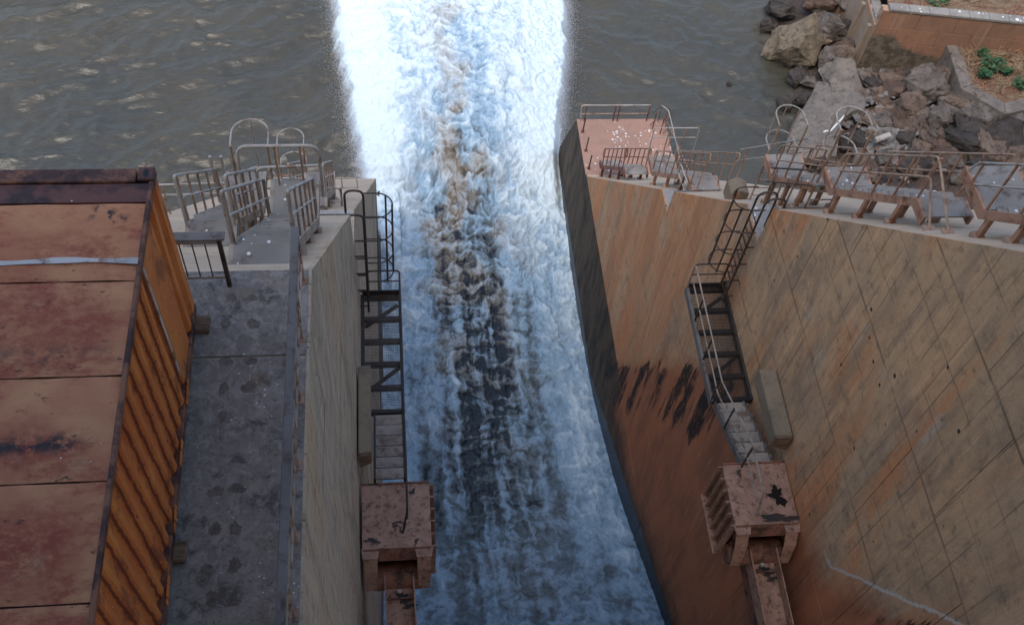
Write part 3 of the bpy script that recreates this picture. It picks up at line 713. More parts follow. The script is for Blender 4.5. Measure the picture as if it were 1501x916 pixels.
stair('grey railed stair flight at the photo right edge, highest on the right pier', GR, ax, bx, 8.4, -10.7, 10.15, -12.55, .3, .95, M_['stringer'], M_['plate'], M_['galv'], M_['stringer'], rail=(-.3, .75))
stair('long brown stair flight with braced upper rail, second from top on the right pier', GR, ax, bx, 11.72, -14.12, 14.3, -16.85, .45, .62, *RS, rail=(-.1, .1), upper='level', sides=(0,))
stx = bpy.data.objects[-1] if False else None
stair('rusty stair flight just above the notch ladder on the right pier', GR, ax, bx, 15.15, -17.65, 16.9, -19.4, .1, .72, *RS, rail=(-.1, .15))
stair('rusty stair flight between the two notches and the pink platform, upper one', GR, ax, bx, 21.8, -25.0, 25.0, -28.4, .6, .8, *RS, rail=(-1.0, .2))
stair('lowest rusty stair flight ending at the pink platform', GR, ax - .05, bx, 28.2, -31.75, 31.3, -35.1, .4, .3, M_['rustred'], M_['plate'], M_['rustred'], M_['rustred'], rail=(0, .0))
def far_rail(label, pts, mr, mp, posts, h=.5):
    g = thing('guardrail', (pts[0][0], pts[0][1], pts[0][2] - 1.05), label, 'guardrail')
    pipe('top_rail', mr, g, pts, .022, .1); pipe('mid_rail', mr, g, [(p[0], p[1], p[2] - h) for p in pts], .02, .1)
    for p in posts: beam('post', mp, g, (p[0], p[1], p[2] - p[3]), (p[0], p[1], p[2] - .02), .035, .035)
    return g
far_rail('long inner handrail beyond the long brown stair flight on the right pier', [(bx, 11.3, -12.5), (bx, 14.4, -15.8)], M_['rustpipe'], M_['stringer'], [(bx, 11.4 + i * .5, -12.6 - i * .53, 1.1) for i in range(6)])
far_rail('twin pipe rail linking the upper and lower stairs over the right pier edge', [(10.6, 17.7, -18.9), (10.6, 21.0, -22.9)], M_['galv'], M_['stringer'], [(10.6, 18.4, -19.75, 2.0), (10.6, 20.6, -22.4, 1.9)])
far_rail('short rail with two posts beside the right notch ladder', [(9.5, 14.9, -16.95), (9.5, 16.9, -19.1)], M_['darkbrown'], M_['rustpipe'], [(9.5, 15.6, -17.7, 1.45), (9.5, 16.6, -18.8, 1.35)])
far_rail('bent pipe rail standing on the small notch of the right pier', [(9.25, 20.9, -25.0), (9.25, 20.95, -24.3), (9.25, 21.9, -24.5), (9.25, 21.95, -25.3)], M_['galv'], M_['darkbrown'], [(9.25, 21.3, -24.4, 1.7)], h=.4)
far_rail('pale pipe guardrail around the landing above the pink platform', [(9.7, 26.2, -28.6), (9.7, 26.3, -27.5), (11.4, 26.3, -27.5), (11.4, 26.2, -28.6)], M_['galv'], M_['stringer'], [(10.3, 26.3, -27.5, 1.2), (10.9, 26.3, -27.5, 1.2)])

GL = 'stair flights on the left pier top'
LS = (M_['stringer_l'], M_['plate_l'], M_['galv'], M_['rustpipe'])
stair('grey stair with pipe handrails leading off the dark deck on the left pier', GL, -2.14, -1.30, 9.03, zs(9.03) + .36, 12.4, zs(12.4) + .36, .55, .95, *LS, rail=(.07, .0), upper='down')
stair('second grey stair parallel to the first, nearer the container', GL, -3.2, -2.45, 11.0, zs(11.0) + .56, 13.6, zs(13.6) + .56, .75, .9, *LS, rail=(-.1, .0), upper='down')
stair('lower stair flight beyond the hooped ladders on the left pier', GL, -2.3, -1.5, 17.0, -20.0, 19.6, -22.8, .4, .6, *LS, rail=(-.1, .0), upper='down')
g = thing('guardrail', (-1.8, 13.3, -15.2), 'tall rounded two bar guardrail across the end of the left stairs', 'guardrail')
pipe('top_rail', M_['galv'], g, [(-2.7, 13.2, -15.9), (-2.66, 13.2, -14.2), (-1.22, 13.2, -14.2), (-1.22, 13.2, -15.6)], .03, .22)
pipe('mid_rail', M_['galv'], g, [(-2.4, 13.22, -15.5), (-2.38, 13.22, -14.8), (-1.24, 13.22, -14.75)], .028, .15)
for x in (-2.0, -1.55): beam('post', M_['rustpipe'], g, (x, 13.2, -15.5), (x, 13.2, -14.22), .035, .035)
for x in (-3.25, -3.05): beam('post', M_['galv'], g, (x, 13.6, -16.2), (x, 13.6, -14.9), .05, .05)
far_rail('far two bar rail across the foot of the left pier top', [(-4.0, 24.8, -28.3), (-1.08, 24.8, -28.35), (-1.04, 24.8, -29.3)], M_['galv'], M_['rustpipe'], [(-2.2, 24.8, -28.3, 1.0), (-1.6, 24.8, -28.3, 1.0)])
far_rail('near two bar rail beside the left notch ladder', [(-2.4, 17.6, -20.45), (-1.2, 17.6, -20.5), (-1.14, 17.6, -21.4)], M_['galv'], M_['dark'], [(-1.75, 17.6, -20.45, .9), (-1.17, 17.6, -20.5, .9)])
far_rail('twin pipe rail beyond the container over the river', [(-5.15, 16.0, -18.45), (-3.6, 16.0, -18.4)], M_['galv'], M_['rustpipe'], [(-5.0, 16.0, -18.45, 1.1), (-3.7, 16.0, -18.45, 1.1)], h=.35)

# ------------------------------------------------------------------ caged ladders
def caged(label, group, c, d, zb, zt, hoops, wid, dep, mr, mh, arch=None, loop=0.0, rungs=True, straps=3, rs=.23):
    """c: ladder foot (x, y); d: unit vector the cage bulges towards"""
    t = thing('caged_ladder', (c[0], c[1], zb), label, 'ladder', group)
    d = Vector((d[0], d[1], 0)); s = Vector((-d.y, d.x, 0)); c3 = Vector((c[0], c[1], 0))
    for k in (-1, 1):
        p = c3 + s * k * rs
        pts = [p + Vector((0, 0, zb)), p + Vector((0, 0, zt))]
        if arch: pts = [p + Vector((0, 0, zb)), p + Vector((0, 0, zt - (.0 if k > 0 else .3))), p - d * loop + Vector((0, 0, zt - (.0 if k > 0 else .3))), p - d * loop + Vector((0, 0, arch))]
        pipe('side_rail', mr, t, pts, .028, loop * .5 if arch else 0)
    if rungs:
        z = zb + .25
        while z < zt - .9: beam('rung', mr, t, c3 - s * rs + Vector((0, 0, z)), c3 + s * rs + Vector((0, 0, z)), .025, .025); z += .3
    for z in hoops:
        pts = [c3 - s * wid / 2 + Vector((0, 0, z))]
        for k in range(0, 13):
            a = math.pi * k / 12; pts.append(c3 + d * (dep - wid / 2 + math.sin(a) * wid / 2) - s * math.cos(a) * wid / 2 + Vector((0, 0, z)))
        pts.append(c3 + s * wid / 2 + Vector((0, 0, z)))
        pipe('hoop', mh, t, pts, .018, 0, 6)
    for a in ([math.pi / 2] if straps == 1 else [math.pi * .2, math.pi / 2, math.pi * .8]):
        p = c3 + d * (dep - wid / 2 + math.sin(a) * (wid / 2 - .012)) - s * math.cos(a) * (wid / 2 - .012)
        beam('strap', mr, t, p + Vector((0, 0, max(zb, min(hoops) - .1))), p + Vector((0, 0, max(hoops) + .02)), .045, .012, up=s)
    return t
GC = 'caged ladders on the pier tops'
HZ = [-18.6, -19.45, -20.3, -21.05]
lr = caged('dark caged ladder dropping from the right notch to the hanging walkway', None, (8.80, 15.5), (-1, 0), -22.55, -18.35, HZ, .72, .7, M_['darkbrown'], M_['darkbrown'], arch=zs(16.45) + .02, loop=.5)
ll = caged('dark caged ladder with round hoops on the left chute wall', None, (-.56, 15.45), (1, 0), -22.55, -18.35, HZ, .72, .66, M_['dark'], M_['dark'], arch=zs(16.45) + .02, loop=.42)
for t_, xw_ in ((lr, 9.0), (ll, xl(-20))):
    xr_ = 8.80 if t_ is lr else -.56
    for z in (-20.2, -20.9, -21.6, -22.3):
        for k in (-.23, .23): beam('wall_bracket', M_['darkbrown'], t_, (xr_, (15.5 if t_ is lr else 15.45) + k, z), (xw_, (15.5 if t_ is lr else 15.45) + k, z), .03, .03)
caged('tall hooped ladder top above the long stair on the right pier', GC, (10.1, 15.15), (0, 1), -19.4, -15.93, [-15.95, -16.85], .74, .72, M_['rustpipe'], M_['galv'], straps=3, rs=.36)
caged('hooped ladder top at the left end of the right stairs over the river', GC, (10.1, 17.75), (0, 1), -22.0, -18.48, [-18.5, -19.4], .74, .72, M_['rustpipe'], M_['galv'], straps=3, rs=.36)
caged('larger hooped ladder top behind the left stairs nearer the container', GC, (-2.66, 14.4), (0, 1), -18.8, -15.48, [-15.5, -16.9], .72, .72, M_['rustpipe'], M_['galv'], straps=1, rs=.35)
caged('smaller hooped ladder top behind the rounded left guardrail', GC, (-2.63, 20.2), (0, 1), -25.0, -21.78, [-21.8, -22.75], .72, .72, M_['stringer'], M_['galv'], straps=1, rs=.35)
caged('red rusted hooped ladder at the far corner of the pink platform', GC, (12.75, 34.2), (.7, .71), -40.5, -34.9, [-35.0, -35.8, -36.6], .75, .72, M_['rustred'], M_['darkbrown'], straps=3)

# ------------------------------------------------------------------ platform guardrail, bollards
g = thing('guardrail', (11, 34.9, PLAT), 'two bar pipe guardrail along the far edge of the pink platform', 'guardrail')
pipe('top_rail', M_['galv'], g, [(9.2, 34.9, PLAT + .02), (9.1, 34.9, -34.95), (12.4, 34.9, -34.95)], .03, .15); pipe('mid_rail', M_['rustpipe'], g, [(9.1, 34.9, -35.5), (12.4, 34.9, -35.5)], .025)
for x in (9.35, 10.75, 10.95, 12.38): beam('post', M_['rustred'], g, (x, 34.9, PLAT + .02), (x, 34.9, -34.97), .05, .05)
g = thing('guardrail', (13.2, 33, PLAT), 'leaning pale pipe rail on the river side of the pink platform', 'guardrail')
pipe('top_rail', M_['galv'], g, [(12.9, 34.9, -34.95), (13.2, 34.6, -34.95), (13.2, 31.4, -34.9), (13.2, 30.2, -33.6)], .025, .2); pipe('mid_rail', M_['rustpipe'], g, [(13.2, 34.5, -35.5), (13.2, 30.2, -34.2)], .022)
for y in (34.4, 33.3, 32.2, 31.2): beam('post', M_['rustpipe'], g, (13.2, y, PLAT + .02), (13.2, y, -34.97), .04, .04)
for i, (y, lab) in enumerate(((34.2, 'farthest bare rusty post on the chute edge of the pink platform'), (33.0, 'middle bare rusty post on the chute edge of the pink platform'), (31.9, 'nearest bare rusty post on the chute edge of the pink platform'))):
    t_ = thing('rail_post', (9.2, y, PLAT), lab, 'post', 'broken rail posts'); beam('post_stub', M_['darkbrown'], t_, (9.2, y, PLAT + .02), (9.22, y, -35.1), .05, .05); box('base_plate', M_['rustred'], t_, 9.12, 9.28, y - .08, y + .08, PLAT + .0205, PLAT + .035)
def bollard(x, y, lab):
    t_ = thing('bollard', (x, y, zs(y)), lab, 'bollard'); z = zs(y)
    pl = [(x - .26, y, z - .3), (x - .26, y, z + .22)] + [(x - .26 + .52 * k / 8, y, z + .22 + .13 * math.sin(math.pi * k / 8)) for k in range(1, 8)] + [(x + .26, y, z + .22), (x + .26, y, z - .3)]
    MB().prism(pl, (0, .5, 0)).build('block', M_['corbel'], t_, bevel=.02); MB().prism([(p[0] * .5 + x * .5 - .131, p[1] - .02, p[2]) for p in pl], (0, .018, 0)).build('rust_face', M_['girder'], t_)
bollard(9.55, 18.0, 'rounded rust stained concrete block beside the right notch'); bollard(-1.75, 19.6, 'rounded brown concrete block beside the left notch rails')

# ------------------------------------------------------------------ hanging walkways, steps, trunnions, gate arms
def walkway(side):
    if side == 'R': xa, xb, lab = 7.93, 8.97, 'dark steel mesh walkway hanging on the right chute wall'
    else: xa, xb, lab = -.72, .24, 'dark steel mesh walkway hanging on the left chute wall'
    out = xa if side == 'R' else xb
    z = -22.6; y0, y1 = 12.3, 15.78
    t_ = thing('walkway', ((xa + xb) / 2, 14, z), lab, 'walkway')
    for x in (xa, xb): box('side_channel', M_['dark'] if x != out or side == 'L' else M_['galvflat'], t_, x - .04, x + .04, y0, y1, z - .2, z + .02)
    for i, y in enumerate(np.linspace(y0 + .05, y1 - .05, 6)): box('cross_beam', M_['dark'], t_, xa + .041, xb - .041, y - .055, y + .055, z - .16, z - .022)
    box('toe_plate', M_['dark'], t_, xa, xb, y1 + .003, y1 + .03, z - .2, z + .16)
    for a, b in ((13.0, 13.7), (14.95, 15.6)):
        beam('diagonal_brace', M_['dark'], t_, (xa + .06, a, z - .26), (xb - .06, b, z - .26), .09, .06)
    m = MB()
    for i in range(int((xb - xa - .08) / .045)): xx = xa + .05 + i * .045; m.bar((xx, y0, z), (xx, y1, z), .005, .012)
    for i in range(int((y1 - y0) / .045)): yy = y0 + .02 + i * .045; m.bar((xa + .04, yy, z), (xb - .04, yy, z), .006, .012)
    m.build('grating', M_['galvflat'] if side == 'L' else M_['dark'], t_, kind='stuff')
    zt = -21.58
    m1, m2 = (M_['stringer_l'], M_['dark']) if side == 'R' else (M_['dark'], M_['dark'])
    o = out
    pipe('handrail', m1, t_, [(o, y1, z + .0), (o, y1, zt), (o, y0 - .05, zt), (o, 10.2, zt + 1.0), (o, 8.9, zt + 1.0), (o + (.1 if side == 'R' else -.1), 8.8, -21.58)], .022, .12)
    pipe('mid_rail', m1, t_, [(o, y1 - .03, zt - .48), (o, y0 - .1, zt - .48), (o, 10.2, zt + .5), (o, 8.9, zt + .5)], .02, .1)
    for y in (14.7, 13.5, 12.35): beam('post', m2, t_, (o, y, z - .1), (o, y, zt - .01), .045, .03)
    for y in (11.3, 10.0): zz = np.interp(y, [10.2, 12.2], [-21.6, -22.6]); beam('post', m2, t_, (o, y, zz), (o, y, zz + 1.02), .04, .03)
    inn = xb if side == 'R' else xa
    s_ = 1 if side == 'R' else -1
    pipe('end_rail', M_['dark'], t_, [(o, y1 + .01, z), (o, y1 + .01, zt), (inn - s_ * .15, y1 + .01, zt), (inn - s_ * .15, y1 + .01, z)], .022, .12)
    pipe('end_rail', M_['dark'], t_, [(o, y1 + .01, zt - .45), (inn - s_ * .15, y1 + .01, zt - .45)], .018)
    return t_
walkway('R'); walkway('L')
def steps(side):
    xa, xb, lab = (8.0, 8.72, 'short steel steps from the right walkway up to the trunnion plate') if side == 'R' else (-.45, .22, 'short steel steps from the left walkway up to the trunnion plate')
    t_ = thing('steel_steps', ((xa + xb) / 2, 12.2, -22.6), lab, 'steps')
    y0, z0, y1, z1 = 12.2, -22.6, 10.1, -21.72
    for x in (xa, xb): beam('stringer', M_['galvflat'] if side == 'R' else M_['dark'], t_, (x, y0, z0 - .04), (x, y1, z1 - .04), .05, .2)
    for i in range(6):
        f = (i + .5) / 6; y = y0 + (y1 - y0) * f; z = z0 + (z1 - z0) * (i + 1) / 6
        box('tread', M_['tread'], t_, xa + .026, xb - .026, y - .13, y + .13, z - .04, z)
        if side == 'R':
            for x in (xa, xb): box('tread_bracket', M_['galvflat'], t_, x - .026, x + .026, y - .05, y + .05, z + .06, z + .075)
steps('R'); steps('L')

def blob(name, mat, parent, cx, cy, z, rx, ry, seed, rough=.4, n=40):
    r = random.Random(seed); ph = [r.uniform(0, 6.28) for _ in range(6)]
    m = MB(); m.v = [Vector((cx, cy, z))]
    for k in range(n):
        a = 2 * math.pi * k / n; q = 1 + rough * (.5 * math.sin(2 * a + ph[0]) + .4 * math.sin(3 * a + ph[1]) + .35 * math.sin(5 * a + ph[2]) + .3 * math.sin(9 * a + ph[3])) + r.uniform(-.1, .1)
        q = max(q, .15); m.v.append(Vector((cx + rx * q * math.cos(a), cy + ry * q * math.sin(a), z)))
    m.f = [[0, 1 + k, 1 + (k + 1) % n] for k in range(n)]
    return m.build(name, mat, parent)
def trunnion(side):
    if side == 'R': x0, x1, lab, ya = 7.5, 8.985, 'faded pink steel trunnion girder with ribbed side on the right chute wall', .12
    else: x0, x1, lab, ya = -.735, .75, 'faded pink steel trunnion girder on the left chute wall', 0
    T = thing('trunnion_girder', ((x0 + x1) / 2, 9.3, -23.2), lab, 'girder')
    y0, y1, zt = 8.47 + ya, 9.95 + ya, -21.6
    tp = box('top_plate', M_['girder'], T, x0, x1, y0, y1, zt - .03, zt, bevel=.006)
    box('rear_lip', M_['girder_d'], T, x0, x1, y1 + .002, y1 + .035, zt - .25, zt + .03)
    inn = x0 if side == 'R' else x1; s_ = 1 if side == 'R' else -1
    box('side_plate', M_['girder'], T, min(inn + s_ * .02, inn + s_ * .05), max(inn + s_ * .02, inn + s_ * .05), y0, y1, -23.2, zt - .031)
    for i in range(6):
        y = y0 + .03 + (y1 - y0 - .06) * i / 5
        box('rib', M_['girder'], T, min(inn - s_ * .10, inn + s_ * .018), max(inn - s_ * .10, inn + s_ * .018), y - .012, y + .012, -23.2, zt - .031)
    box('side_flange', M_['girder'], T, min(inn - s_ * .13, inn + s_ * .018), max(inn - s_ * .13, inn + s_ * .018), y0 - .01, y1, -23.24, -23.202)
    box('rear_plate', M_['girder_d'], T, x0 + .05, x1, y1 - .03, y1, -23.2, zt - .031)
    box('web', M_['girder_d'], T, x0 + .06, x1, y0 + .25, y0 + .28, -23.0, zt - .031)
    # front lintel and bearing cheeks
    w_ = x1 - x0
    MB().prism([(x0 + .02, y0 - .005, zt - .031), (x1 - .02, y0 - .005, zt - .031), (x1 - .32, y0 - .14, zt - .30), (x0 + .32, y0 - .14, zt - .30)], (0, -.025, 0)).build('lintel', M_['girder_d'], T)
    box('recess_back', M_['girder_d'], T, x0 + .06, x1 - .02, y0 + .1, y0 + .13, -23.2, zt - .3)
    for k, xx in enumerate((x0 + .17, x1 - .17)):
        sx = -1 if k == 0 else 1; hw = .15
        # tapering bearing bracket: side web, front flange, cap flange flaring out at the top
        pl = [(y0 + .1, zt - .06), (y0 - .10, zt - .06), (y0 - .34, zt - .45), (y0 - .50, zt - 1.10), (y0 - .36, zt - 1.42), (y0 + .1, zt - 1.42)]
        ck = MB().prism([(xx + sx * .02 - .015, p[0], p[1]) for p in pl], (.03, 0, 0)).build('bearing_cheek', M_['girder_d'], T)
        for j in range(1, 4):
            a_, b_ = pl[j], pl[j + 1]
            m = MB(); w0 = hw * (1.0, .95, .8, .6)[j - 1]; w1 = hw * (.95, .8, .6, .5)[j - 1]
            dn = Vector((0, -.0, 0)); t_ = .025
            nrm = Vector((0, b_[1] - a_[1], -(b_[0] - a_[0]))).normalized() * t_
            if nrm.y > 0: nrm = -nrm
            P = [Vector((xx - w0, a_[0], a_[1])), Vector((xx + w0, a_[0], a_[1])), Vector((xx + w1, b_[0], b_[1])), Vector((xx - w1, b_[0], b_[1]))]
            m.quad8(P + [p + nrm for p in P]); m.build('cheek_flange', M_['girder'], T)
        MB().prism([(xx - .2, y0 + .02, zt - .055), (xx + .2, y0 + .02, zt - .055), (xx + .16, y0 - .2, zt - .075), (xx - .16, y0 - .2, zt - .075)], (0, 0, .022)).build('cap_flange', M_['girder'], T)
        for j, (dy, dz) in enumerate(((-.05, -.45), (-.05, -.9), (-.25, -.8))):
            MB().tube([(xx + sx * .02, y0 + dy, zt + dz), (xx + sx * .09, y0 + dy, zt + dz)], .05, 8).build('bolt', M_['girder_d'], ck)
        MB().tube([(xx - .13, y0 - .22, zt - 1.15), (xx + .13, y0 - .22, zt - 1.15)], .24, 18).build('trunnion_pin', M_['girder_d'], T, smooth=True)
    MB().tube([(x0 + .22, y0 - .22, zt - 1.1), (x1 - .22, y0 - .22, zt - 1.1)], .30, 20).build('trunnion_axle', M_['girder_d'], T, smooth=True)
    if side == 'R':
        blob('grease_patch', M_['grease_and_hole_dark'], tp, x1 - .36, 9.25, zt + .004, .17, .2, 5, .55, 110)
        blob('grease_streak', M_['dark'], tp, x1 - .45, 8.72, zt + .004, .4, .1, 9, .4)
        blob('rust_patch', M_['darkbrown'], tp, x0 + .35, 9.85, zt + .004, .07, .09, 6)
    else:
        for q, (a, b, c_, d_, sd_) in enumerate(((.05, 9.05, .10, .035, 3), (-.03, 8.97, .05, .06, 4), (.18, 8.98, .03, .07, 8), (.09, 8.86, .03, .07, 10), (-.52, 8.66, .13, .06, 12), (.38, 9.75, .05, .08, 14), (.42, 8.6, .04, .06, 15))):
            blob('rust_patch', M_['dark'] if q in (4, 5, 6) else M_['darkbrown'], tp, a, b, zt + .004 + .0008 * q, c_, d_, sd_, .6)
    return T
trunnion('R'); trunnion('L')
dk = [c for c in pierL.children if c.name.startswith('deck_slab')]; rs_ = random.Random(21)
t = NT('deck_stain'); DST = t.done(t.mix(t.ramp(t.noise(12, 5, .7), .35, .65), (.10, .082, .066), (.17, .15, .13)), .85)
for i in range(11):                                          # paired round stains down the middle of the deck
    y = 7.75 - i * .44 + rs_.uniform(-.06, .06)
    for x in (-1.98, -1.72):
        if rs_.random() < .82: blob('round_stain', DST, dk[2] if y > 6.95 else (dk[1] if y > 3.5 else dk[0]), x + rs_.uniform(-.04, .04), y + rs_.uniform(-.04, .04), DECK + .0215, rs_.uniform(.05, .085), rs_.uniform(.05, .085), 60 + i * 2 + int(x > -1.8), .22)
gate = thing('radial_gate', (4.1, -2, -30), 'radial spillway gate with two faded pink channel arms', 'gate')
for side, xc, yy in (('L', .03, 8.15), ('R', 8.28, 8.3)):
    p0 = Vector((xc, yy, -22.35)); p1 = Vector((xc + .35, -3.0, -23.6)); d = (p1 - p0).normalized(); q = Vector((1, 0, 0)); up = q.cross(d).normalized()
    if up.z < 0: up = -up
    a = beam('arm', M_['girder'], gate, p0 - up * .32, p1 - up * .32, .60, .04, up=up)
    for s_ in (-.31, .31):
        beam('arm_flange', M_['girder'], a, p0 + q * s_ - up * .2, p1 + q * s_ - up * .2, .03, .5, up=up)
    for k in range(1, 9):
        c_ = p0.lerp(p1, k / 9 - .07)
        beam('arm_stiffener', M_['girder_d'], a, c_ - q * .29 - up * .24, c_ + q * .29 - up * .24, .02, .12, up=up)
    beam('lower_arm', M_['girder_d'], gate, p0 - up * .8, Vector((xc + .35, -3.0, -25.5)), .5, .5)
    for k in range(3): blob('rust_patch', M_['dark'], a, xc + .05 + .08 * k, yy - .35 - k * .12, (p0 - up * .32).z + .03 - .11 * (.35 + k * .12) + .01, .12, .06, 30 + k, .6)
    MB().tube([p0 - up * .29 + d * .3, p0 - up * .22 + d * .3], .05, 10).build('grease_nipple', M_['galv'], a)
m = MB(); nseg = 10
for k in range(nseg + 1):
    an = math.radians(-14 - 30 * k / nseg); 
    for rr in (11.2, 11.4):
        for x in (-.4, 8.9): m.v.append(Vector((x, 8.0 - rr * math.cos(an), -22.4 + rr * math.sin(an) * -1 - 7.5 + 4)))
for k in range(nseg):
    b = k * 4; m.f += [[b, b + 1, b + 5, b + 4], [b + 2, b + 6, b + 7, b + 3]]
m.build('skin_plate', M_['girder_d'], gate)

# ------------------------------------------------------------------ right river bank
def bank_z(x, y):
    b = np.interp(x, [13, 20, 22.4, 24, 26.5, 30, 36, 60], [-43.2, -42.8, -41.7, -40.6, -39.8, -39.2, -38.4, -36])
    return b + .25 * fbm(np.asarray(x) * .3, np.asarray(y) * .3, 4, 91)
def build_bank():
    xs = np.concatenate([np.linspace(13.2, 42, 130), np.linspace(43, 120, 20)]); ys = np.concatenate([np.linspace(2, 30, 20), np.linspace(30.5, 56, 110), np.linspace(57, 150, 20)])
    Y, X = np.meshgrid(ys, xs, indexing='ij'); Z = bank_z(X.ravel(), Y.ravel()).reshape(X.shape) + fbm(X * 1.3, Y * 1.3, 4, 92, .6) * .35
    shift = np.interp(Y, [2, 36, 46, 60, 150], [0, 0, -1.2, -4, -10]); Z = Z + shift * .25
    P = np.stack([X, Y, Z], -1).reshape(-1, 3); n0, n1 = X.shape; m = MB(); m.v = [Vector(p) for p in P]
    m.f = [[i * n1 + j, i * n1 + j + 1, (i + 1) * n1 + j + 1, (i + 1) * n1 + j] for i in range(n0 - 1) for j in range(n1 - 1)]
    t = NT('bank_earth'); c = t.mix(t.ramp(t.noise(.8, 6, .65), .4, .62), (.075, .06, .052), (.11, .07, .05)); c = t.mix(t.ramp(t.noise(6, 5, .7), .42, .66), c, (.03, .028, .028))
    o = m.build('river_bank', t.done(c, .95, t.noise(5, 6, .7), .8, .1), smooth=True)
    tag(o, 'dark rocky earth bank on the right of the river', 'bank', kind='structure')
build_bank()
def rock_mat(name, a, b, c3):
    t = NT(name); c = t.mix(t.ramp(t.noise(1.3, 6, .65, dist=.4), .38, .62), a, b)
    c = t.mix(t.mul(t.ramp(t.noise(3.5, 6, .7, off=(3, 8, 1)), .5, .66), .8), c, c3)
    cr = t.ramp(t.noise(2.2, 5, .75, off=(4, 4, 4), dist=1.5), .62, .68); c = t.mix(t.mul(cr, .6), c, (.03, .028, .027))
    c = t.mix(t.specks(3.5, .1, .12), c, WHITE)
    return t.done(c, .88, t.add(t.noise(3.5, 8, .72), t.mul(cr, -.5)), 1., .2, spec=.25)
RM = [rock_mat('rock_grey', (.21, .18, .155), (.13, .112, .10), (.05, .042, .038)), rock_mat('rock_brown', (.23, .17, .13), (.15, .11, .088), (.06, .045, .038)),
      rock_mat('rock_red', (.17, .115, .088), (.12, .085, .068), (.055, .042, .035)), rock_mat('rock_dark', (.085, .073, .066), (.055, .047, .043), (.025, .022, .02)), rock_mat('rock_tan', (.27, .215, .15), (.19, .155, .11), (.075, .06, .048)),
      rock_mat('slab_grey', (.25, .22, .19), (.19, .17, .15), (.12, .105, .095))]
def rock_mesh(seed, npt=18, boxy=.6):
    r = random.Random(seed); bm = bmesh.new()
    for _ in range(npt):
        v = Vector((r.uniform(-1, 1), r.uniform(-1, 1), r.uniform(-1, 1))); mx = max(abs(v.x), abs(v.y), abs(v.z)); sp = v.normalized()
        v = sp.lerp(v / mx * .85, boxy) * r.uniform(.85, 1.05); bm.verts.new(v)
    res = bmesh.ops.convex_hull(bm, input=bm.verts); bmesh.ops.delete(bm, geom=[e for e in res['geom_interior'] if isinstance(e, bmesh.types.BMVert)], context='VERTS')
    bmesh.ops.dissolve_limit(bm, angle_limit=.3, verts=bm.verts, edges=bm.edges)
    bmesh.ops.bevel(bm, geom=list(bm.edges), offset=.035, segments=1, affect='EDGES', clamp_overlap=True)
    bmesh.ops.triangulate(bm, faces=bm.faces); bmesh.ops.subdivide_edges(bm, edges=[e for e in bm.edges if e.calc_length() > .25], cuts=2, use_grid_fill=True)
    bmesh.ops.triangulate(bm, faces=bm.faces)
    bmesh.ops.subdivide_edges(bm, edges=[e for e in bm.edges if e.calc_length() > .2], cuts=1, use_grid_fill=True); bmesh.ops.triangulate(bm, faces=bm.faces)
    from mathutils import noise
    for v in bm.verts: v.co *= 1 + .16 * noise.fractal(v.co * 1.7 + Vector((seed, 0, 0)), .8, 2.0, 5) - .10 * abs(noise.noise(Vector((v.co.x * 1.2, v.co.y * 1.2, v.co.z * 5)) + Vector((0, seed, 0)))) + .05 * noise.noise(v.co * 7)
    bmesh.ops.recalc_face_normals(bm, faces=bm.faces)
    me = bpy.data.meshes.new('rock'); bm.to_mesh(me); bm.free()
    me.polygons.foreach_set('use_smooth', [True] * len(me.polygons)); me.set_sharp_from_angle(angle=math.radians(24)); return me
ROCKS = [rock_mesh(s, 14 + s % 9, .35 + .08 * (s % 6)) for s in range(16)]
def rock(p, size, mat, label, group=None, seed=0, rot=None, name='boulder'):
    r = random.Random(seed * 7 + 1); me = ROCKS[seed % 16]
    key = (seed % 16, mat.name)
    if key not in RC: c = me.copy(); c.materials.clear(); c.materials.append(mat); RC[key] = c
    o = bpy.data.objects.new(name, RC[key]); COL.objects.link(o); o.location = p; o.scale = size
    o.rotation_euler = rot or (r.uniform(-.35, .35), r.uniform(-.35, .35), r.uniform(0, 6.28)); return tag(o, label, 'rock', group)
RC = {}
def bank_rock(px, py, wpx, hpx, mi, label, group=None, seed=0, lift=.0, asp=1., rot=None):
    """a boulder of roughly wpx x hpx seen at the bank, seated on the bank surface"""
    x, y, z = atz(px, py, -39.6)
    for _ in range(4):
        z = float(bank_z(np.array([x]), np.array([y]))[0]) + lift + hpx / 27. * .28; x, y, z = atz(px, py, z)
    s = wpx / 27. / 2 * 1.18; h = hpx / 27. / 2 * 1.1
    return rock((x, y, z), (s, s * asp, max(h, .2)), RM[mi], label, group, seed, rot)
big = bank_rock(1166, 58, 78, 106, 4, 'huge tan boulder with flat sloping top at the water edge', seed=9, lift=.2, rot=(.15, -.35, 1.1))
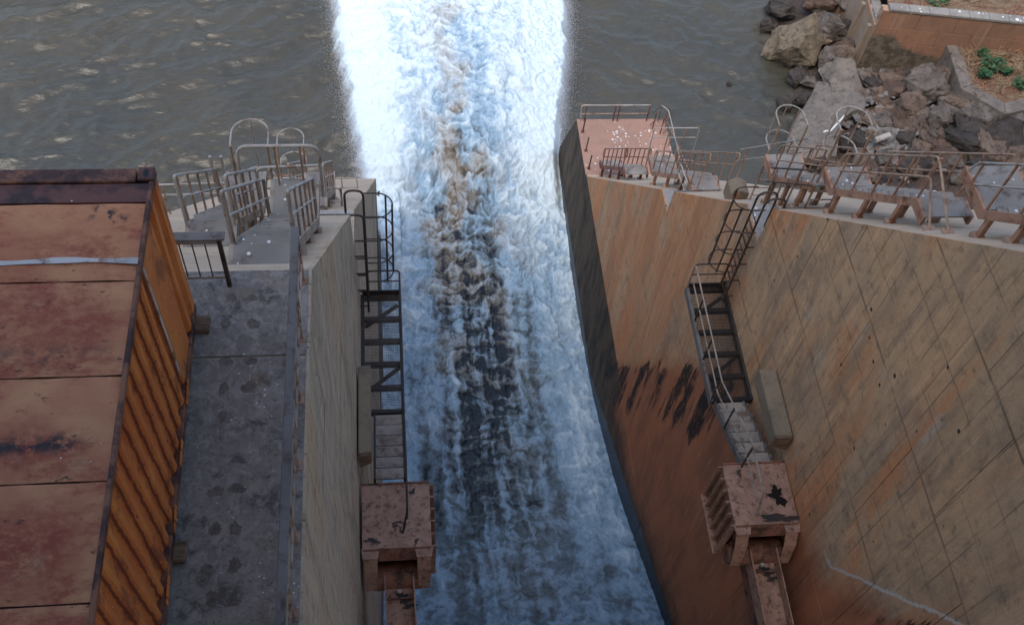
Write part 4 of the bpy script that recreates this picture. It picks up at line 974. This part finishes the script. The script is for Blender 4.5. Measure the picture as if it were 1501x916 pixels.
BR = [(1142, 14, 52, 34, 3, 'dark wet rock behind the huge tan boulder'), (1128, 38, 38, 24, 3, 'low black rock at the waterline left of the huge tan boulder'), (1220, 38, 52, 50, 0, 'rounded grey boulder between huge tan boulder and retaining wall'),
      (1235, 85, 42, 46, 1, 'layered grey brown boulder touching the retaining wall corner'), (1214, 88, 34, 46, 0, 'cracked grey boulder right beside the huge tan boulder'), (1200, 8, 60, 40, 2, 'reddish dark rock at the top edge near the retaining wall'),
      (1184, 122, 30, 20, 0, 'small pale wet rock above the broken concrete slab'), (1170, 112, 34, 24, 3, 'black rock under the huge tan boulder'), (1150, 156, 30, 34, 3, 'dark rock standing in the water beside the broken slab'),
      (1174, 146, 26, 30, 3, 'black wet rock between slab and the rock in the water'), (1236, 118, 68, 34, 5, 'flat grey stone lying against the broken concrete slab'), (1284, 122, 34, 28, 3, 'purple grey angular rock right of the flat stone'),
      (1352, 128, 64, 52, 0, 'large rounded grey boulder with a dark hollow below the retaining wall'), (1305, 133, 40, 26, 2, 'reddish flat rock left of the large rounded boulder'), (1300, 112, 50, 20, 1, 'low brown rock at the foot of the retaining wall'),
      (1334, 156, 46, 40, 1, 'greenish brown squared block below the large rounded boulder'), (1314, 168, 30, 34, 2, 'red brown rock beside the greenish squared block'), (1296, 150, 26, 20, 2, 'small red rock above the rubble heap'), (1330, 184, 52, 24, 2, 'flat red rock beside the rubble heap'),
      (1372, 178, 42, 52, 0, 'tall pale grey rock in the middle of the rock pile'), (1402, 150, 52, 30, 1, 'pale brown ledge rock under the planter kerb'), (1394, 166, 50, 30, 0, 'layered dark ledge rock below the pale ledge'),
      (1436, 162, 66, 40, 0, 'big squared grey rock under the planter corner'), (1424, 184, 60, 34, 3, 'dark cracked block below the big squared rock'), (1412, 206, 70, 36, 3, 'broad flat dark rock with white spots near the railing'),
      (1376, 120, 26, 58, 1, 'pinkish rock leaning on the planter kerb'), (1326, 204, 26, 30, 3, 'round black rock in the rubble heap'), (1352, 214, 36, 28, 1, 'brown rock behind the long stair rail'), (1376, 222, 44, 26, 2, 'reddish slabby rock behind the long stair rail'),
      (1486, 172, 60, 34, 0, 'grey rock below the planter at the right edge'), (1478, 200, 66, 40, 3, 'dark rock behind the upper right railing'), (1450, 222, 60, 36, 1, 'brown rock behind the upper right landing'), (1258, 206, 34, 30, 3, 'black stone at the foot of the broken slab'), (1242, 214, 34, 30, 3, 'black stone under the hooped ladder'),
      (1392, 236, 50, 30, 2, 'rusty red rock just above the stair landing'), (1300, 232, 40, 26, 0, 'grey rock seen through the long stair railing'), (1340, 240, 46, 26, 3, 'dark stone seen through the stair railing'), (1440, 244, 60, 34, 3, 'dark rock close behind the upper right landing'), (1495, 232, 50, 40, 1, 'brown rock at the right edge behind the railing'),
      (1410, 128, 30, 20, 1, 'small brown rock against the planter kerb bend'), (1068, 126, 10, 7, 3, 'tiny dark rock poking out of the open river')]
for i, (px, py, a, b, mi, lab) in enumerate(BR):
    if px == 1068: 
        p = atz(px, py, RIVER + .02); rock(p, (.22, .2, .2), RM[3], lab, None, 5)
    else: bank_rock(px, py, a, b, mi, lab, seed=i * 5 + 2, asp=random.uniform(.8, 1.1))
rr = random.Random(12)
for i in range(190):
    px, py = rr.uniform(1195, 1500), rr.uniform(0, 262)
    if px < 1255 and 100 < py < 230: continue
    if px > 1385 and py < 165: continue
    if px > 1255 and py < 108: continue
    mi = rr.choice([0, 0, 1, 1, 2, 3])
    bank_rock(px, py, rr.uniform(16, 40), rr.uniform(12, 26), mi, ['small grey broken stone wedged between the bank boulders', 'small brown broken stone wedged between the bank boulders', 'small red broken stone wedged between the bank boulders', 'small black broken stone wedged between the bank boulders'][mi], ['grey', 'brown', 'red', 'black'][mi] + ' broken stones on the bank', seed=40 + i)
# rubble heap
m = MB(); rng = random.Random(9)
tmpl = [(1, 0, 0), (-1, 0, 0), (0, 1, 0), (0, -1, 0), (0, 0, 1), (0, 0, -1), (.7, .7, .5), (-.7, .6, .4), (.6, -.7, .5), (-.6, -.7, .4)]
bmr = bmesh.new()
def add_rubble(px, py, s):
    x, y, z = atz(px, py, -39.3); z = float(bank_z(np.array([x]), np.array([y]))[0]) + .32; x, y, z = atz(px, py, z)
    vs = [bmr.verts.new((x + s * rng.uniform(.6, 1.1) * a + rng.uniform(-.02, .02), y + s * rng.uniform(.6, 1.1) * b, z + s * rng.uniform(.5, .9) * c)) for a, b, c in tmpl]
    r_ = bmesh.ops.convex_hull(bmr, input=vs); bmesh.ops.delete(bmr, geom=[e for e in r_['geom_interior'] if isinstance(e, bmesh.types.BMVert)], context='VERTS')
for i in range(420): add_rubble(rng.gauss(1300, 26), rng.gauss(190, 26), rng.uniform(.08, .3))
for i in range(260): add_rubble(rng.uniform(1200, 1500), rng.uniform(100, 250), rng.uniform(.07, .2))
me = bpy.data.meshes.new('rubble'); bmr.to_mesh(me); bmr.free()
t = NT('rubble_stone'); c = t.mix(t.ramp(t.noise(1.7, 5, .7), .35, .6), (.07, .068, .068), (.23, .22, .205)); c = t.mix(t.ramp(t.noise(3, 4, off=(5, 5, 5)), .58, .65), c, (.2, .1, .07)); me.materials.append(t.done(c, .9, t.noise(12, 5), .5, .03))
o = bpy.data.objects.new('rubble', me); COL.objects.link(o); tag(o, 'heap of small grey rubble between the slab and the red rocks', 'rubble', kind='stuff')
# broken concrete slab
pix = [(1198, 119), (1216, 121), (1240, 131), (1264, 138), (1270, 149), (1268, 160), (1250, 163), (1238, 172), (1232, 190), (1226, 228), (1180, 232), (1150, 224), (1158, 190), (1164, 178), (1176, 160), (1190, 138)]
sp = [atz(a, b, -40.75 + (a - 1150) / 120 * 1.1 + (232 - b) / 113 * .35) for a, b in pix]
ms = MB(); nS = len(sp); cS = np.mean(sp, axis=0)
rings = []
for k, (sc_, dz) in enumerate(((1, -.55), (1.0, -.03), (.985, .0), (.66, .03), (.33, .0))):
    rings.append(len(ms.v))
    for i, p in enumerate(sp):
        j = .02 * math.sin(i * 3.1 + k * 2); ms.v.append(Vector((cS[0] + (p[0] - cS[0]) * sc_ + j, cS[1] + (p[1] - cS[1]) * sc_, cS[2] + (p[2] - cS[2]) * sc_ + dz + j)))
for a, b in zip(rings[:-1], rings[1:]): ms.f += [[a + i, a + (i + 1) % nS, b + (i + 1) % nS, b + i] for i in range(nS)]
ms.f.append([rings[-1] + i for i in range(nS)])
tag(ms.build('concrete_slab', RM[5], smooth=True), 'large flat grey broken concrete slab sloping into the river', 'slab')
p0 = atz(1207, 194, -39.6); p1 = atz(1238, 170, -38.9)
tag(pipe('plastic_strip', M_['plastic'], None, [p0, atz(1211, 192, -39.55), atz(1217, 193, -39.5), atz(1224, 185, -39.3), p1], .05, .1), 'thin white plastic strip lying on the broken slab', 'plastic strip')
tag(MB().tube([atz(1283, 206, -39.1), atz(1304, 198, -38.9)], .17, 12).build('pipe', M_['galv'], smooth=True), 'short grey pipe lying among the rubble', 'pipe')

# retaining wall of large blocks with pale coping
def bw_mat():
    t = NT('retaining_wall_block'); X, Y, Z = t.sep()
    c = t.mix(t.ramp(t.noise(.7, 5, .6), .38, .62), (.33, .175, .11), (.26, .15, .10)); c = t.mix(t.mul(t.ramp(t.noise(3, 6, .7, sc=(1, 1, .3)), .5, .68), .55), c, (.17, .10, .07))
    c = t.mix(t.mul(t.ramp(t.noise(2.2, 4, .6, sc=(1, 1, .06), off=(3, 1, 1)), .58, .68), .5), c, (.36, .27, .2))
    mo = t.ramp(t.m2('SUBTRACT', t.add(-38.0, t.mul(t.m2('SUBTRACT', t.noise(.9, 6, .65, off=(9, 9, 9)), .5), 3.2)), t.add(Z, t.mul(t.m2('SUBTRACT', X, 29.), .22))), -.15, .35)
    c = t.mix(t.mul(mo, .9), c, t.mix(t.ramp(t.noise(2.5, 5, .65, off=(1, 2, 9)), .4, .62), (.075, .068, .05), (.165, .145, .115)))
    return t.done(c, .92, t.noise(8, 6, .65), .4, .03, spec=.25)
M_['bank_wall'] = bw_mat()
M_['coping'] = finish_con(concrete('coping', (.31, .295, .27), (.25, .24, .22), (.17, .16, .15), speck=.6, spsc=4.))
M_['cast'] = finish_con(concrete('cast_wall', (.36, .30, .23), (.30, .23, .17), (.16, .13, .10), streak=1, orange=(.40, .19, .10)))
rw = thing('retaining_wall', (30, 42.5, -40), 'orange brown block retaining wall with pale coping above the rocks', 'wall')
A = Vector((26.55, 42.75, 0)); B = Vector((39.5, 41.0, 0)); U = (B - A).normalized(); Nn = Vector((U.y, -U.x, 0)); LW = (B - A).length
if Nn.y > 0: Nn = -Nn
rows = [(-35.8, -36.9), (-36.9, -37.9), (-37.9, -38.7), (-38.7, -39.6), (-39.6, -41.0)]
for r, (z1, z0) in enumerate(rows):
    s0 = -.0
    cuts = [0.0]; y = 1.2 if r % 2 else 2.1
    while y < LW: cuts.append(y); y += random.uniform(1.7, 2.5)
    cuts.append(LW)
    for a, b in zip(cuts[:-1], cuts[1:]):
        g_ = .006; pr_ = random.uniform(0, .008)
        c0, c1 = A + U * (a + g_), A + U * (b - g_)
        m = MB().quad8([(*(c0 + Nn * (.06 + pr_)).xy, z0 + g_), (*(c1 + Nn * (.06 + pr_)).xy, z0 + g_), (*(c1 - Nn * .02).xy, z0 + g_), (*(c0 - Nn * .02).xy, z0 + g_),
                        (*(c0 + Nn * (.06 + pr_)).xy, z1 - g_), (*(c1 + Nn * (.06 + pr_)).xy, z1 - g_), (*(c1 - Nn * .02).xy, z1 - g_), (*(c0 - Nn * .02).xy, z1 - g_)])
        m.build('block', M_['bank_wall'], rw, bevel=.015)
MB().prism([(*(A - Nn * .021).xy, -41.5), (*(B - Nn * .021).xy, -41.5), (*(B - Nn * .5).xy, -41.5), (*(A - Nn * .5).xy, -41.5)], (0, 0, 5.65)).build('wall_core', M_['rustpipe'], rw)
for k in range(12):
    a, b = A + U * (k * 1.09 + .3), A + U * (k * 1.09 + 1.375)
    MB().prism([(*(a + Nn * .12).xy, -35.79), (*(b + Nn * .12).xy, -35.79), (*(b - Nn * .45).xy, -35.79), (*(a - Nn * .45).xy, -35.79)], (0, 0, .16)).build('coping_stone', M_['coping'], rw, bevel=.02)
# side wall running back along the river
sw = thing('retaining_wall', (26.6, 46, -41), 'pale streaked cast concrete side wall facing the river', 'wall')
for k, (y0, y1) in enumerate(((42.86, 44.6), (44.62, 47.2), (47.22, 51), (51.02, 58))):
    f = lambda y: 26.5 + (y - 42.9) * .09
    MB().prism([(f(y0), y0, -41.8), (f(y1), y1, -41.8), (f(y1) + .55, y1, -41.8), (f(y0) + .55, y0, -41.8)], (0, 0, 4.9)).build('wall_panel', M_['cast'], sw, bevel=.02)
    MB().prism([(f(y0) + .1, y0 + .01, -36.895), (f(y1) + .1, y1 - .01, -36.895), (f(y1) + .62, y1 - .01, -36.895), (f(y0) + .62, y0 + .01, -36.895)], (0, 0, .16)).build('coping_stone', M_['coping'], sw, bevel=.015)
    beam('buttress_rib', M_['cast'], sw, (f(y0) - .12, y0 + .35, -41.8), (f(y0) - .02, y0 + .35, -37.2), .25, .3)
# fill behind the wall
t = NT('dry_ground'); c = t.mix(t.ramp(t.noise(1.2, 6, .7), .4, .6), (.20, .15, .10), (.16, .075, .045)); c = t.mix(t.ramp(t.noise(7, 5, .7), .5, .7), c, (.30, .24, .16)); DRY = t.done(c, .95, t.noise(9, 6, .7), .8, .08)
m = MB(); nx, ny = 24, 20
for j in range(ny + 1):
    for i in range(nx + 1):
        f = i / nx; gq = j / ny; base_ = A.lerp(B, f) + Vector((.6, .4, 0)); x = base_.x + gq * 1.6; y = base_.y + gq * 16
        m.v.append(Vector((x, y, -36.3 + .35 * float(fbm(np.array([x * .5]), np.array([y * .5]), 3, 5)[0]) + gq * .9)))
m.f = [[j * (nx + 1) + i, j * (nx + 1) + i + 1, (j + 1) * (nx + 1) + i + 1, (j + 1) * (nx + 1) + i] for j in range(ny) for i in range(nx)]
tag(m.build('fill_ground', DRY, smooth=True), 'dry reddish ground behind the block retaining wall', 'ground', kind='structure')
# low planter kerb with soil
kerb = [(30.75, 42.15), (30.45, 38.8), (32.25, 36.9), (34.4, 37.4), (38, 37.2)]
pk = thing('planter_kerb', (31, 39, -38.5), 'low angled concrete planter kerb below the block wall', 'kerb')
KW = .75; inner = []
for i, (x, y) in enumerate(kerb):                          # mitred inner edge
    ds = []
    if i > 0: ds.append(Vector((x - kerb[i - 1][0], y - kerb[i - 1][1])).normalized())
    if i < len(kerb) - 1: ds.append(Vector((kerb[i + 1][0] - x, kerb[i + 1][1] - y)).normalized())
    ns = [Vector((-d.y, d.x)) for d in ds]; nm = sum(ns, Vector((0, 0))).normalized(); k = KW / max(.4, nm.dot(ns[0])); inner.append((x + nm.x * k, y + nm.y * k))
for i in range(len(kerb) - 1):
    q0, q1, q2, q3 = Vector(kerb[i]), Vector(kerb[i + 1]), Vector(inner[i + 1]), Vector(inner[i]); g_ = (q1 - q0).normalized() * .008
    MB().prism([(*(q0 + g_), -39.9), (*(q1 - g_), -39.9), (*(q2 - g_), -39.9), (*(q3 + g_), -39.9)], (0, 0, 2.25)).build('kerb_section', RM[5], pk, bevel=.03)
ms = MB(); ms.v = [Vector(p) for p in ((31.0, 42.3, -37.75), (30.75, 38.9, -37.8), (32.4, 37.2, -37.8), (34.4, 37.7, -37.75), (38, 37.5, -37.7), (39, 41.2, -37.5))]; ms.f = [[0, 1, 2, 3, 4, 5]]
bm = bmesh.new(); 
o = ms.build('planter_soil', DRY); me = o.data; bm.from_mesh(me); bmesh.ops.triangulate(bm, faces=bm.faces); bmesh.ops.subdivide_edges(bm, edges=bm.edges, cuts=8, use_grid_fill=True)
for v in bm.verts: v.co.z += .22 * float(fbm(np.array([v.co.x * .9]), np.array([v.co.y * .9]), 3, 8)[0])
bm.to_mesh(me); bm.free(); tag(o, 'dry soil bed inside the planter kerb', 'soil', kind='structure')
# dry stalks (uncountable) and green plants
m = MB(); r = random.Random(4)
def stalks(n, x0, x1, y0, y1, z, lmin, lmax, tilt):
    for _ in range(n):
        p = Vector((r.uniform(x0, x1), r.uniform(y0, y1), z + r.uniform(0, .12))); a = r.gauss(.5, .9); L = r.uniform(lmin, lmax)
        m.bar(p, p + Vector((math.cos(a) * L, math.sin(a) * L, r.uniform(0, tilt))), .025, .02)
stalks(260, 31.2, 37.5, 39.8, 41.6, -37.72, .4, 1.3, .45); stalks(200, 31.0, 36, 38.0, 40, -37.72, .2, .6, .15); stalks(500, 28, 38.5, 43.2, 50, -36.2, .4, 1.2, .4)
t = NT('dry_stalk'); o = m.build('dry_stalks', t.done(t.mix(t.ramp(t.noise(2, 3), .4, .6), (.30, .22, .13), (.17, .10, .06)), .9)); tag(o, 'litter of dry straw coloured stalks behind the kerb and wall', 'dry stalks', kind='stuff')
t = NT('green_leaf'); LEAF = t.done(t.mix(t.ramp(t.noise(4, 3), .4, .6), (.02, .075, .03), (.035, .10, .035)), .6)
def plant(px, py, z, s, lab, seed):
    r = random.Random(seed); x, y, z = atz(px, py, z)
    T = thing('green_plant', (x, y, z), lab, 'plant'); m = MB()
    for _ in range(int(130 * s)):
        a = r.uniform(0, 6.28); rd = s * math.sqrt(r.random()); h = r.uniform(.05, .5) * (1.2 - rd / s * .6); c = Vector((x + rd * math.cos(a), y + rd * math.sin(a) * .8, z + h)); q = r.uniform(.05, .11)
        b = len(m.v); d = Vector((r.uniform(-1, 1), r.uniform(-1, 1), r.uniform(-.3, .5))).normalized(); e = d.cross(Vector((r.uniform(-.4, .4), r.uniform(-.4, .4), 1))).normalized()
        m.v += [c - d * q * 1.6, c + e * q, c + d * q * 1.6, c - e * q]; m.f.append([b, b + 1, b + 2, b + 3])
    m.build('foliage', LEAF, T); ms = MB()
    for k in range(7): a = k * .9; ms.bar((x, y, z - .05), (x + math.cos(a) * s * .6, y + math.sin(a) * s * .6, z + .35), .015, .015)
    ms.build('stems', LEAF, T)
plant(1455, 98, -37.6, .75, 'bright green leafy plant in the middle of the planter bed', 1); plant(1441, 112, -37.6, .4, 'small green plant on the near side of the planter bed', 2)
plant(1440, 82, -37.6, .35, 'tiny green tuft beside the dry stalks under the block wall', 3); plant(1498, 126, -37.6, .5, 'green plant at the right photo edge in the planter', 4); plant(1370, 3, -36.4, .8, 'green weeds behind the coping at the top edge', 5); plant(1475, 110, -37.6, .25, 'single low green sprig right of the leafy plant', 6)
